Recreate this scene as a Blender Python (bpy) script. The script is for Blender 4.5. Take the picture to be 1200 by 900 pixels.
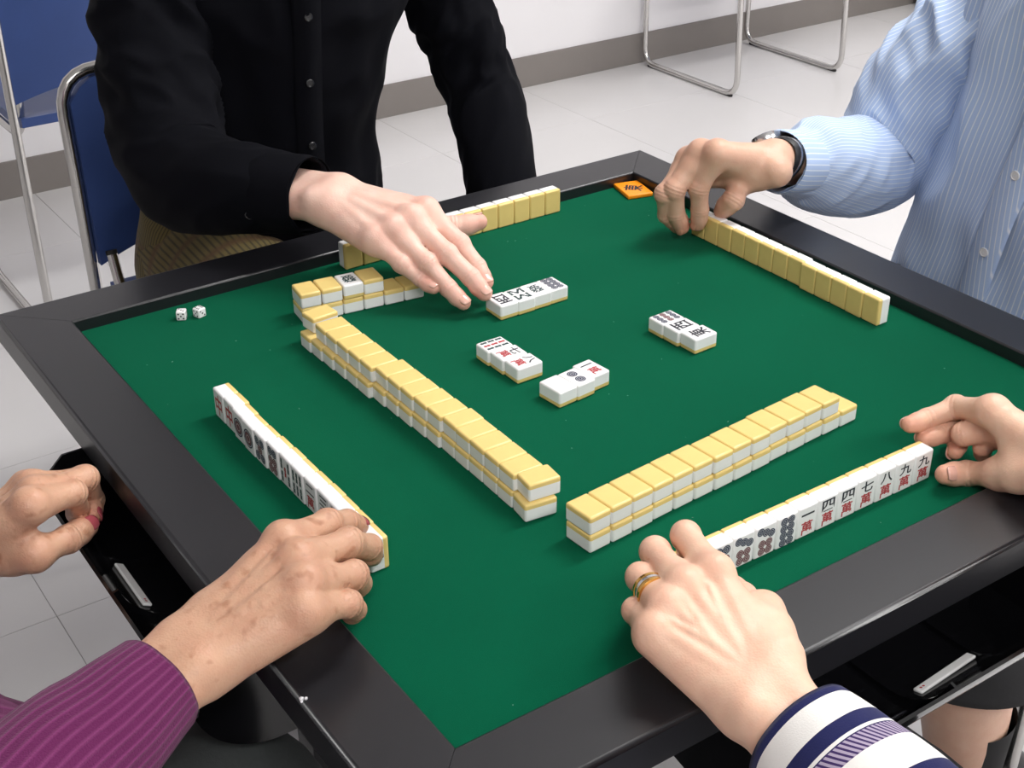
import bpy, bmesh, math, random
import numpy as np
from mathutils import Vector, Matrix, noise

for o in list(bpy.data.objects): bpy.data.objects.remove(o, do_unlink=True)
SC = bpy.context.scene
COL = SC.collection
T = 0.70                      # table rail top above the floor; table centre is x=y=0
random.seed(7)

# ------------------------------------------------------------------ camera
YAW, PITCH, ROLL = math.radians(55.893), math.radians(-29.508), math.radians(-0.509)
cam_d = bpy.data.cameras.new('camera'); cam = bpy.data.objects.new('camera', cam_d); COL.objects.link(cam)
cam_d.sensor_width = 36.0; cam_d.lens = 1600.1 / 1200 * 36.0; cam_d.clip_start = 0.02; cam_d.clip_end = 50
fw = Vector((math.cos(PITCH) * math.cos(YAW), math.cos(PITCH) * math.sin(YAW), math.sin(PITCH)))
rt = fw.cross(Vector((0, 0, 1))).normalized(); up = rt.cross(fw)
r2 = rt * math.cos(ROLL) + up * math.sin(ROLL); u2 = -rt * math.sin(ROLL) + up * math.cos(ROLL)
M = Matrix((r2, u2, -fw)).transposed().to_4x4(); M.translation = Vector((-0.6700, -0.8864, 0.6057 + T))
cam.matrix_world = M
SC.camera = cam

# ------------------------------------------------------------------ world, lights, exposure
W = bpy.data.worlds.new('world'); SC.world = W; W.use_nodes = True
bg = W.node_tree.nodes['Background']; bg.inputs[0].default_value = (0.95, 0.97, 1.0, 1); bg.inputs[1].default_value = 0.25
SC.view_settings.view_transform = 'Standard'; SC.view_settings.look = 'None'
SC.view_settings.gamma = 1; SC.view_settings.use_curve_mapping = False
SC.view_settings.exposure = -0.08
CEIL = 2.65
LIGHTS = [(1.15, 0.10, 37), (1.15, -2.2, 28), (3.4, 0.10, 40), (3.4, -2.2, 26), (-1.1, -1.9, 38)]   # ceiling fixtures x, y, watts

# ------------------------------------------------------------------ materials
def srgb(r, g, b):
    f = lambda c: (c / 255 / 12.92) if c / 255 <= 0.04045 else ((c / 255 + 0.055) / 1.055) ** 2.4
    return (f(r), f(g), f(b), 1)
MATS = {}
def mat(name, col, rough=0.5, metal=0.0, spec=0.5, coat=0.0, sheen=0.0, nscale=0, namt=0.0, bump=0.0, bscale=200, sss=0.0):
    m = bpy.data.materials.new(name); m.use_nodes = True; nt = m.node_tree
    b = nt.nodes['Principled BSDF']
    b.inputs['Base Color'].default_value = col; b.inputs['Roughness'].default_value = rough
    b.inputs['Metallic'].default_value = metal; b.inputs['Specular IOR Level'].default_value = spec
    b.inputs['Coat Weight'].default_value = coat; b.inputs['Sheen Weight'].default_value = sheen
    if sss:
        b.inputs['Subsurface Weight'].default_value = sss; b.inputs['Subsurface Scale'].default_value = 0.004
    if nscale or bump:
        tc = nt.nodes.new('ShaderNodeTexCoord')
    if nscale:
        n = nt.nodes.new('ShaderNodeTexNoise'); n.inputs['Scale'].default_value = nscale; n.inputs['Detail'].default_value = 4
        nt.links.new(tc.outputs['Object'], n.inputs['Vector'])
        mx = nt.nodes.new('ShaderNodeMix'); mx.data_type = 'RGBA'
        mx.inputs[6].default_value = tuple(c * (1 - namt) for c in col[:3]) + (1,)
        mx.inputs[7].default_value = tuple(min(1, c * (1 + namt)) for c in col[:3]) + (1,)
        nt.links.new(n.outputs[0], mx.inputs[0]); nt.links.new(mx.outputs[2], b.inputs['Base Color'])
    if bump:
        n2 = nt.nodes.new('ShaderNodeTexNoise'); n2.inputs['Scale'].default_value = bscale; n2.inputs['Detail'].default_value = 3
        nt.links.new(tc.outputs['Object'], n2.inputs['Vector'])
        bp = nt.nodes.new('ShaderNodeBump'); bp.inputs['Strength'].default_value = bump; bp.inputs['Distance'].default_value = 0.001
        nt.links.new(n2.outputs[0], bp.inputs['Height']); nt.links.new(bp.outputs[0], b.inputs['Normal'])
    MATS[name] = m
    return m
def nodes(m): return m.node_tree, m.node_tree.nodes['Principled BSDF']

mat('floor_vinyl', srgb(220, 218, 218), 0.22, spec=0.4, nscale=5, namt=0.02, bump=0.02, bscale=30)
mat('floor_joint', srgb(150, 147, 145), 0.6)
mat('wall_paint', srgb(234, 232, 234), 0.8, bump=0.1, bscale=120)
mat('ceiling_paint', srgb(225, 225, 224), 0.85, bump=0.2, bscale=60)
mat('baseboard_vinyl', srgb(128, 122, 118), 0.55, nscale=12, namt=0.05)
mat('lamp_metal', srgb(230, 230, 230), 0.4)
mat('rail_black', (0.013, 0.013, 0.0160, 1), 0.32, spec=0.6, bump=0.02, bscale=400, nscale=20, namt=0.08)
mat('gloss_black', (0.004, 0.004, 0.005, 1), 0.12, spec=0.5)
mat('table_underside', (0.012, 0.012, 0.012, 1), 0.6)
mat('tile_white', srgb(246, 246, 246), 0.22, spec=0.5, coat=0.25)
mat('tile_yellow', srgb(236, 208, 132), 0.24, spec=0.45, nscale=90, namt=0.04)
mat('ink_blue', srgb(38, 46, 74), 0.5)
mat('ink_black', srgb(22, 26, 40), 0.5)
mat('ink_red', srgb(176, 40, 48), 0.5)
mat('ink_maroon', srgb(108, 54, 60), 0.5)
mat('ink_green', srgb(30, 62, 62), 0.5)
mat('plate_orange', srgb(255, 150, 20), 0.35)
mat('chrome', srgb(205, 203, 200), 0.22, metal=1.0)
mat('chair_blue', srgb(50, 72, 126), 0.45, nscale=14, namt=0.10, bump=0.06, bscale=500)
mat('rubber_black', (0.01, 0.01, 0.01, 1), 0.6)
mat('shirt_black', (0.0020, 0.0022, 0.0042, 1), 0.85, spec=0.10, bump=0.12, bscale=1400)
mat('button_black', (0.01, 0.01, 0.012, 1), 0.2)
mat('button_pearl', srgb(225, 225, 228), 0.15)
mat('trousers_grey', srgb(62, 66, 66), 0.85, nscale=300, namt=0.2, bump=0.2, bscale=900)
mat('trousers_black', srgb(22, 22, 26), 0.8, nscale=200, namt=0.2)
mat('trousers_dark', srgb(38, 38, 40), 0.85, nscale=200, namt=0.2)
mat('sock_black', srgb(18, 18, 20), 0.85)
mat('shoe_black', srgb(16, 16, 18), 0.4)
mat('gold', srgb(226, 176, 96), 0.18, metal=1.0)
mat('silver', srgb(220, 220, 222), 0.2, metal=1.0)
mat('strap_black', srgb(18, 20, 26), 0.5)
mat('nail_natural', srgb(226, 176, 160), 0.22, coat=0.3)
mat('nail_tan', srgb(208, 150, 126), 0.22, coat=0.3)
mat('nail_rose', srgb(170, 78, 88), 0.15, coat=0.6)
mat('navy_knit', srgb(34, 38, 84), 0.9, bump=0.25, bscale=900)
mat('lining_navy', srgb(30, 34, 76), 0.9)
mat('hair_black', srgb(22, 19, 18), 0.55)
mat('hair_grey', srgb(120, 116, 112), 0.6)
mat('lint', srgb(120, 160, 140), 0.9)

# green felt: short fibres
m = mat('felt_green', srgb(0, 86, 59), 0.95, spec=0.06, sheen=0.02, nscale=9, namt=0.09, bump=0.35, bscale=2200)
nt, b = nodes(m)

# lamp diffuser
m = bpy.data.materials.new('lamp_diffuser'); m.use_nodes = True
nt = m.node_tree; b = nt.nodes['Principled BSDF']
b.inputs['Base Color'].default_value = (0.9, 0.9, 0.9, 1)
b.inputs['Emission Color'].default_value = (1.0, 0.985, 0.96, 1); b.inputs['Emission Strength'].default_value = 6.0
MATS['lamp_diffuser'] = m

# skin: base + redness attribute + mottling (+ age spots)
def skin(name, base, red, spots=0.0):
    m = mat(name, base, 0.45, spec=0.4, sss=0.12)
    nt, b = nodes(m); N = nt.nodes; L = nt.links
    tc = N.new('ShaderNodeTexCoord')
    at = N.new('ShaderNodeAttribute'); at.attribute_name = 'tint'
    n = N.new('ShaderNodeTexNoise'); n.inputs['Scale'].default_value = 55; n.inputs['Detail'].default_value = 3
    L.new(tc.outputs['Object'], n.inputs['Vector'])
    mm = N.new('ShaderNodeMath'); mm.operation = 'MULTIPLY_ADD'; mm.inputs[1].default_value = 0.7; mm.inputs[2].default_value = -0.22
    L.new(n.outputs[0], mm.inputs[0])
    ad = N.new('ShaderNodeMath'); ad.operation = 'ADD'; ad.use_clamp = True
    L.new(mm.outputs[0], ad.inputs[0]); L.new(at.outputs['Fac'], ad.inputs[1])
    mx = N.new('ShaderNodeMix'); mx.data_type = 'RGBA'; mx.inputs[6].default_value = base; mx.inputs[7].default_value = red
    L.new(ad.outputs[0], mx.inputs[0]); out = mx.outputs[2]
    if spots:
        v = N.new('ShaderNodeTexNoise'); v.inputs['Scale'].default_value = 95; v.inputs['Detail'].default_value = 1.5
        L.new(tc.outputs['Object'], v.inputs['Vector'])
        rp = N.new('ShaderNodeMapRange'); rp.inputs[1].default_value = 0.60; rp.inputs[2].default_value = 0.76
        rp.inputs[3].default_value = 0; rp.inputs[4].default_value = spots
        L.new(v.outputs[0], rp.inputs[0])
        m2 = N.new('ShaderNodeMix'); m2.data_type = 'RGBA'; m2.inputs[7].default_value = srgb(150, 92, 60)
        L.new(rp.outputs[0], m2.inputs[0]); L.new(out, m2.inputs[6]); out = m2.outputs[2]
    L.new(out, b.inputs['Base Color'])
    vn = N.new('ShaderNodeTexVoronoi'); vn.inputs['Scale'].default_value = 620
    L.new(tc.outputs['Object'], vn.inputs['Vector'])
    n3 = N.new('ShaderNodeTexNoise'); n3.inputs['Scale'].default_value = 190; n3.inputs['Detail'].default_value = 3
    L.new(tc.outputs['Object'], n3.inputs['Vector'])
    a2 = N.new('ShaderNodeMath'); a2.operation = 'MULTIPLY_ADD'; a2.inputs[1].default_value = 0.35
    L.new(vn.outputs['Distance'], a2.inputs[0]); L.new(n3.outputs[0], a2.inputs[2])
    cr = N.new('ShaderNodeAttribute'); cr.attribute_name = 'crease'
    a3 = N.new('ShaderNodeMath'); a3.operation = 'MULTIPLY_ADD'; a3.inputs[1].default_value = -2.2
    L.new(cr.outputs['Fac'], a3.inputs[0]); L.new(a2.outputs[0], a3.inputs[2])
    bp = N.new('ShaderNodeBump'); bp.inputs['Strength'].default_value = 0.55 if spots else 0.35; bp.inputs['Distance'].default_value = 0.0008
    L.new(a3.outputs[0], bp.inputs['Height']); L.new(bp.outputs[0], b.inputs['Normal'])
    return m
skin('skin_fair', srgb(236, 200, 184), srgb(218, 146, 128))
skin('skin_tan', srgb(220, 180, 156), srgb(200, 136, 114))
skin('skin_aged', srgb(210, 168, 140), srgb(188, 122, 98), spots=0.55)
skin('skin_light', srgb(236, 198, 172), srgb(220, 150, 126))

# cloth with stripes following a mesh attribute
def stripes(name, base, line, pitch, width, attr='su', soft=0.15, rough=0.8, bump=0.1, second=None):
    m = mat(name, base, rough, sheen=0.1, spec=0.25)
    nt, b = nodes(m); N = nt.nodes; L = nt.links
    def mask(attr, pitch, width):
        at = N.new('ShaderNodeAttribute'); at.attribute_name = attr
        d = N.new('ShaderNodeMath'); d.operation = 'DIVIDE'; d.inputs[1].default_value = pitch
        L.new(at.outputs['Fac'], d.inputs[0])
        pp = N.new('ShaderNodeMath'); pp.operation = 'PINGPONG'; pp.inputs[1].default_value = 0.5
        L.new(d.outputs[0], pp.inputs[0])
        mr = N.new('ShaderNodeMapRange'); mr.inputs[1].default_value = width / 2 + soft / 2; mr.inputs[2].default_value = max(0, width / 2 - soft / 2)
        mr.inputs[3].default_value = 0; mr.inputs[4].default_value = 1
        L.new(pp.outputs[0], mr.inputs[0]); return mr.outputs[0]
    k = mask(attr, pitch, width)
    mx = N.new('ShaderNodeMix'); mx.data_type = 'RGBA'; mx.inputs[6].default_value = base; mx.inputs[7].default_value = line
    L.new(k, mx.inputs[0]); out = mx.outputs[2]
    if second:
        k2 = mask(*second[0]); m2 = N.new('ShaderNodeMix'); m2.data_type = 'RGBA'; m2.inputs[7].default_value = second[1]
        L.new(k2, m2.inputs[0]); L.new(out, m2.inputs[6]); out = m2.outputs[2]
    L.new(out, b.inputs['Base Color'])
    tc = N.new('ShaderNodeTexCoord'); n2 = N.new('ShaderNodeTexNoise'); n2.inputs['Scale'].default_value = 900
    L.new(tc.outputs['Object'], n2.inputs['Vector'])
    a = N.new('ShaderNodeMath'); a.operation = 'ADD'; L.new(n2.outputs[0], a.inputs[0]); L.new(k, a.inputs[1])
    bp = N.new('ShaderNodeBump'); bp.inputs['Strength'].default_value = bump; bp.inputs['Distance'].default_value = 0.001
    L.new(a.outputs[0], bp.inputs['Height']); L.new(bp.outputs[0], b.inputs['Normal'])
    return m
stripes('shirt_blue', srgb(180, 202, 237), srgb(230, 237, 249), 0.0064, 0.18, soft=0.12)
stripes('knit_purple', srgb(98, 32, 80), srgb(124, 56, 104), 0.0088, 0.22, soft=0.3, rough=0.95, bump=0.7)
stripes('plaid_ochre', srgb(92, 80, 44), srgb(58, 50, 30), 0.006, 0.35, soft=0.2, rough=0.95, bump=0.3, second=(('sv', 0.055, 0.18), srgb(78, 56, 34)))
stripes('sleeve_white', srgb(236, 234, 230), srgb(236, 234, 230), 0.004, 0.3, rough=0.95, bump=0.35)
stripes('shirt_stripe_torso', srgb(236, 234, 230), srgb(34, 38, 84), 0.045, 0.36, attr='sv', soft=0.04, rough=0.95)

# ------------------------------------------------------------------ mesh helpers
def tag(o, label=None, cat=None, group=None, kind=None):
    if label: o['label'] = label
    if cat: o['category'] = cat
    if group: o['group'] = group
    if kind: o['kind'] = kind
    return o
def empty(name, loc):
    o = bpy.data.objects.new(name, None); COL.objects.link(o); o.location = loc; o.empty_display_size = 0.02
    return o
def child(o, parent):
    if parent is not None:
        o.parent = parent
        if parent.parent is None: inv = Matrix.Translation(-Vector(parent.location))
        else: inv = Matrix.Translation(-Vector(parent.parent.location))
        # children are modelled in world space; parents carry translation only
        tot = Vector(parent.location) if parent.parent is None else Vector((0, 0, 0))
        o.matrix_parent_inverse = Matrix.Translation(-tot)
    return o
def mesh(name, verts, faces, material, parent=None, smooth=True, auto=None, flat=False):
    me = bpy.data.meshes.new(name); me.from_pydata([tuple(v) for v in verts], [], [tuple(f) for f in faces]); me.validate()
    return meshob(name, me, material, parent, smooth, auto, flat)
def sharp(me, ang):
    bm = bmesh.new(); bm.from_mesh(me)
    for e in bm.edges:
        if len(e.link_faces) == 2 and e.calc_face_angle(0) > ang: e.smooth = False
    bm.to_mesh(me); bm.free()
def flatbig(me, frac=.12):
    ar = [p.area for p in me.polygons]; mx = max(ar)
    for p, a in zip(me.polygons, ar):
        if a > mx * frac: p.use_smooth = False
def meshob(name, me, material, parent=None, smooth=True, auto=None, flat=False):
    for mm in (material if isinstance(material, (list, tuple)) else [material]):
        me.materials.append(MATS[mm] if isinstance(mm, str) else mm)
    if smooth:
        for pl in me.polygons: pl.use_smooth = True
        if auto: sharp(me, auto)
        if flat: flatbig(me)
    o = bpy.data.objects.new(name, me); COL.objects.link(o)
    return child(o, parent)
def bm_ob(name, bm, material, parent=None, smooth=False, auto=None, flat=True):
    bmesh.ops.recalc_face_normals(bm, faces=bm.faces)
    me = bpy.data.meshes.new(name); bm.to_mesh(me); bm.free()
    return meshob(name, me, material, parent, smooth, auto, flat)
def box_bm(x0, x1, y0, y1, z0, z1, bev=0.0, seg=2, bm=None):
    bm2 = bmesh.new()
    bmesh.ops.create_cube(bm2, size=1)
    for v in bm2.verts:
        v.co = Vector(((x0 + x1) / 2 + v.co.x * (x1 - x0), (y0 + y1) / 2 + v.co.y * (y1 - y0), (z0 + z1) / 2 + v.co.z * (z1 - z0)))
    if bev: bmesh.ops.bevel(bm2, geom=bm2.edges[:], offset=bev, segments=seg, profile=0.5, affect='EDGES')
    if bm is None: return bm2
    me = bpy.data.meshes.new('tmp'); bm2.to_mesh(me); bm2.free(); bm.from_mesh(me); bpy.data.meshes.remove(me)
    return bm
def box(name, x0, x1, y0, y1, z0, z1, material, parent=None, bev=0.0, seg=2):
    return bm_ob(name, box_bm(x0, x1, y0, y1, z0, z1, bev, seg), material, parent, smooth=bev > 0, auto=math.radians(50) if bev else None)
def catmull(pts, step):
    P = [np.array(p, float) for p in pts]; out = []
    n = len(P); dim = len(P[0])
    for i in range(n - 1):
        p0 = P[max(i - 1, 0)]; p1 = P[i]; p2 = P[i + 1]; p3 = P[min(i + 2, n - 1)]
        k = max(1, int(np.linalg.norm((p2 - p1)[:3]) / step))
        for j in range(k):
            t = j / k
            out.append(0.5 * ((2 * p1) + (-p0 + p2) * t + (2 * p0 - 5 * p1 + 4 * p2 - p3) * t * t + (-p0 + 3 * p1 - 3 * p2 + p3) * t ** 3))
    out.append(P[-1]); return np.array(out)
def frames(path, ref):
    tang = np.gradient(path, axis=0); tang /= np.linalg.norm(tang, axis=1)[:, None]
    a = np.array(ref, float); A = []; B = []
    for t in tang:
        a = a - t * (a @ t); a /= np.linalg.norm(a); A.append(a.copy()); B.append(np.cross(t, a))
    return tang, np.array(A), np.array(B)
def tube(name, pts, r, material, parent=None, seg=10, step=0.01, closed_ends=True, corner=None):
    path = np.array(pts, float)
    if corner: path = round_path(path, corner)
    t, A, B = frames(path, (0.31, 0.17, 0.93)); n = len(path)
    V = []; F = []
    for i in range(n):
        for k in range(seg):
            a = 2 * math.pi * k / seg; V.append(path[i] + r * (math.cos(a) * A[i] + math.sin(a) * B[i]))
    for i in range(n - 1):
        for k in range(seg):
            F.append((i * seg + k, i * seg + (k + 1) % seg, (i + 1) * seg + (k + 1) % seg, (i + 1) * seg + k))
    if closed_ends:
        F.append(tuple(reversed(range(seg)))); F.append(tuple((n - 1) * seg + k for k in range(seg)))
    return mesh(name, V, F, material, parent, True, math.radians(60))
def round_path(P, rad, k=6):
    out = [P[0]]
    for i in range(1, len(P) - 1):
        a = P[i - 1] - P[i]; b = P[i + 1] - P[i]; la = np.linalg.norm(a); lb = np.linalg.norm(b)
        d = min(rad, la * 0.49, lb * 0.49); p0 = P[i] + a / la * d; p2 = P[i] + b / lb * d
        for j in range(k + 1):
            t = j / k; out.append((1 - t) ** 2 * p0 + 2 * t * (1 - t) * P[i] + t * t * p2)
    out.append(P[-1]); return np.array(out)
def fbm(x, y, z): return noise.noise(Vector((x, y, z)))
def loft(name, rows, material, parent, ref=(0, 0, 1), nseg=72, step=0.006, wr=None, close=(False, False), expo=2.0, seed=0.0, thick=0.0, trim=None):
    """rows: (x,y,z, ra, rb) stations; ra along the reference axis, rb across it. wr(v,theta,len) -> displacement"""
    S = catmull([r[:5] for r in rows], step); path = S[:, :3]
    t, A, B = frames(path, ref); n = len(path)
    arc = np.r_[0, np.cumsum(np.linalg.norm(np.diff(path, axis=0), axis=1))]
    V = []; F = []; su = []; sv = []
    ra0 = float(np.mean(S[:, 3] + S[:, 4]) / 2)
    for i in range(n):
        for k in range(nseg):
            a = 2 * math.pi * k / nseg; c, s = math.cos(a), math.sin(a)
            cc = math.copysign(abs(c) ** (2 / expo), c); ss = math.copysign(abs(s) ** (2 / expo), s)
            q = path[i] + S[i, 3] * cc * A[i] + S[i, 4] * ss * B[i]
            d = wr(arc[i], a, arc[-1], q) if wr else 0.0
            nrm = c * A[i] / max(S[i, 3], 1e-4) + s * B[i] / max(S[i, 4], 1e-4); nrm /= np.linalg.norm(nrm)
            V.append(q + nrm * d); su.append(0.0); sv.append(arc[i])
    im = n // 2; cs, sn = np.cos(np.arange(nseg + 1) * 2 * math.pi / nseg), np.sin(np.arange(nseg + 1) * 2 * math.pi / nseg)
    ring = np.stack([S[im, 3] * np.sign(cs) * np.abs(cs) ** (2 / expo), S[im, 4] * np.sign(sn) * np.abs(sn) ** (2 / expo)], 1)
    cum = np.r_[0, np.cumsum(np.linalg.norm(np.diff(ring, axis=0), axis=1))]
    su = [float(cum[q % nseg]) for q in range(n * nseg)]
    for i in range(n - 1):
        for k in range(nseg):
            F.append((i * nseg + k, i * nseg + (k + 1) % nseg, (i + 1) * nseg + (k + 1) % nseg, (i + 1) * nseg + k))
    if close[0]: F.append(tuple(reversed(range(nseg))))
    if close[1]: F.append(tuple((n - 1) * nseg + k for k in range(nseg)))
    if thick:   # turned hem at the far end: fold back inside
        base = (n - 1) * nseg; extra = []
        for ring in range(1, 5):
            i = n - 1 - ring * 2
            for k in range(nseg):
                v = V[i * nseg + k]; c0 = path[i]; dv = v - c0
                extra.append(c0 + dv * (1 - thick / max(np.linalg.norm(dv), 1e-4)))
        st = len(V); V += extra; su += [0] * len(extra); sv += [0] * len(extra)
        prev = [base + k for k in range(nseg)]
        for ring in range(4):
            cur = [st + ring * nseg + k for k in range(nseg)]
            for k in range(nseg): F.append((prev[k], prev[(k + 1) % nseg], cur[(k + 1) % nseg], cur[k]))
            prev = cur
    o = mesh(name, V, F, material, parent, True)
    for nm, vals in (('su', su), ('sv', sv)):
        at = o.data.attributes.new(nm, 'FLOAT', 'POINT'); at.data.foreach_set('value', np.array(vals, np.float32))
    return o
def wrinkle(amp, fv=34.0, fu=1.6, seed=0.0, focus=None, twist=0.0):
    """cloth folds: ridged noise stretched around the limb, stronger near focus lengths"""
    def f(v, a, L, q):
        w = 0.35
        if focus:
            for c, s in focus: w += math.exp(-((v - c) / s) ** 2)
        a2 = a + twist * v
        x, y = math.cos(a2) * fu, math.sin(a2) * fu
        n1 = noise.noise(Vector((x + seed, y, v * fv + seed)))
        n2 = noise.noise(Vector((x * 1.9 + seed + 7, y * 1.9, v * fv * 2.1)))
        r1 = 1 - abs(n1) * 2.2
        return amp * w * (0.75 * r1 + 0.35 * n2 - 0.35)
    return f

# ================================================================== ROOM
X0, X1, Y0, Y1 = -5.0, 4.6, -3.6, 2.57
fl = tag(box('floor', X0, X1, Y0, Y1, -0.05, -0.0006, 'floor_joint'), 'pale grey vinyl tiled floor', kind='structure')
PX, PY = 0.51, 0.457
tm_ = None; gx = 0.177 - PX * 11; k = 0
proto = None
while gx < X1:
    gy = -0.081 - PY * 8
    while gy < Y1:
        a0, a1 = max(gx, X0), min(gx + PX, X1); b0, b1 = max(gy, Y0), min(gy + PY, Y1)
        if a1 - a0 > 0.02 and b1 - b0 > 0.02:
            full = abs(a1 - a0 - PX) < 1e-6 and abs(b1 - b0 - PY) < 1e-6
            if full and proto is not None:
                o = bpy.data.objects.new('floor_tile', proto); COL.objects.link(o); child(o, fl); o.location = ((a0 + a1) / 2, (b0 + b1) / 2, 0)
            else:
                hx, hy = (a1 - a0) / 2 - 0.0005, (b1 - b0) / 2 - 0.0005
                o = box('floor_tile', -hx, hx, -hy, hy, -0.003, 0.0, 'floor_vinyl', fl, bev=0.0004, seg=1)
                o.location = ((a0 + a1) / 2, (b0 + b1) / 2, 0)
                if full: proto = o.data
        gy += PY
    gx += PX
def struct(name, x0, x1, y0, y1, z0, z1, m, label, bev=0): return tag(box(name, x0, x1, y0, y1, z0, z1, m, None, bev), label, kind='structure')
struct('wall_back', X0, X1, Y1, Y1 + 0.1, -0.05, CEIL, 'wall_paint', 'white painted wall behind the black shirted player')
struct('baseboard_back', X0, X1, Y1 - 0.006, Y1, 0.0, 0.098, 'baseboard_vinyl', 'grey vinyl baseboard along the white back wall', 0.001)
struct('wall_right', X1, X1 + 0.1, Y0, Y1, -0.05, CEIL, 'wall_paint', 'white painted wall on the right')
struct('baseboard_right', X1 - 0.006, X1, Y0, Y1 - 0.008, 0.0, 0.098, 'baseboard_vinyl', 'grey vinyl baseboard along the right wall', 0.001)
struct('wall_left', X0 - 0.1, X0, Y0, Y1, -0.05, CEIL, 'wall_paint', 'white painted wall on the left')
struct('baseboard_left', X0, X0 + 0.006, Y0, Y1 - 0.008, 0.0, 0.098, 'baseboard_vinyl', 'grey vinyl baseboard along the left wall', 0.001)
struct('wall_front', X0, X1, Y0 - 0.1, Y0, -0.05, CEIL, 'wall_paint', 'white painted wall behind the viewer')
struct('ceiling', X0 - 0.1, X1 + 0.1, Y0 - 0.1, Y1 + 0.1, CEIL, CEIL + 0.08, 'ceiling_paint', 'white ceiling of the room')

def ceiling_light(x, y, w, i):
    e = empty('ceiling_light', (x, y, CEIL - 0.07))
    tag(e, ['fluorescent ceiling light above the table', 'fluorescent ceiling light nearest the front wall over the striped player side',
            'fluorescent ceiling light above the empty chair side of the room', 'fluorescent ceiling light in the right front of the room',
            'fluorescent ceiling light behind the purple sleeved player'][i], 'ceiling light', 'fluorescent ceiling lights')
    bm = bmesh.new()
    for a in ((-.64, .64, -.16, -.145), (-.64, .64, .145, .16), (-.64, -.625, -.145, .145), (.625, .64, -.145, .145)):
        box_bm(x + a[0], x + a[1], y + a[2], y + a[3], CEIL - 0.07, CEIL, bm=bm)
    box_bm(x - .625, x + .625, y - .145, y + .145, CEIL - 0.02, CEIL, bm=bm)
    bm_ob('housing', bm, 'lamp_metal', e)
    box('diffuser', x - .622, x + .622, y - .142, y + .142, CEIL - 0.058, CEIL - 0.05, 'lamp_diffuser', e)
    ld = bpy.data.lights.new('lamp', 'AREA'); ld.shape = 'RECTANGLE'; ld.size = 1.24; ld.size_y = 0.28; ld.energy = w; ld.color = (1.0, 0.985, 0.965)
    lo = bpy.data.objects.new('lamp', ld); COL.objects.link(lo); child(lo, e); lo.location = (x, y, CEIL - 0.066)
for i, (x, y, w) in enumerate(LIGHTS): ceiling_light(x, y, w, i)

# dark case standing on the floor by the far wall
bm = box_bm(3.50, 3.95, 2.05, 2.54, 0.004, 0.42, 0.01, 3)
cs = empty('floor_case', (3.72, 2.30, 0)); tag(cs, 'black case standing on the floor in the far corner against the wall', 'case')
bm_ob('case_body', bm, 'gloss_black', cs, True, math.radians(40))
box('case_lid', 3.495, 3.955, 2.045, 2.545, 0.42, 0.47, 'gloss_black', cs, 0.012, 3)
for sx in (3.54, 3.91):
    for sy in (2.1, 2.5): bm_ob('foot', box_bm(sx - .02, sx + .02, sy - .02, sy + .02, 0, 0.006, 0.001), 'rubber_black', cs)

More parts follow.
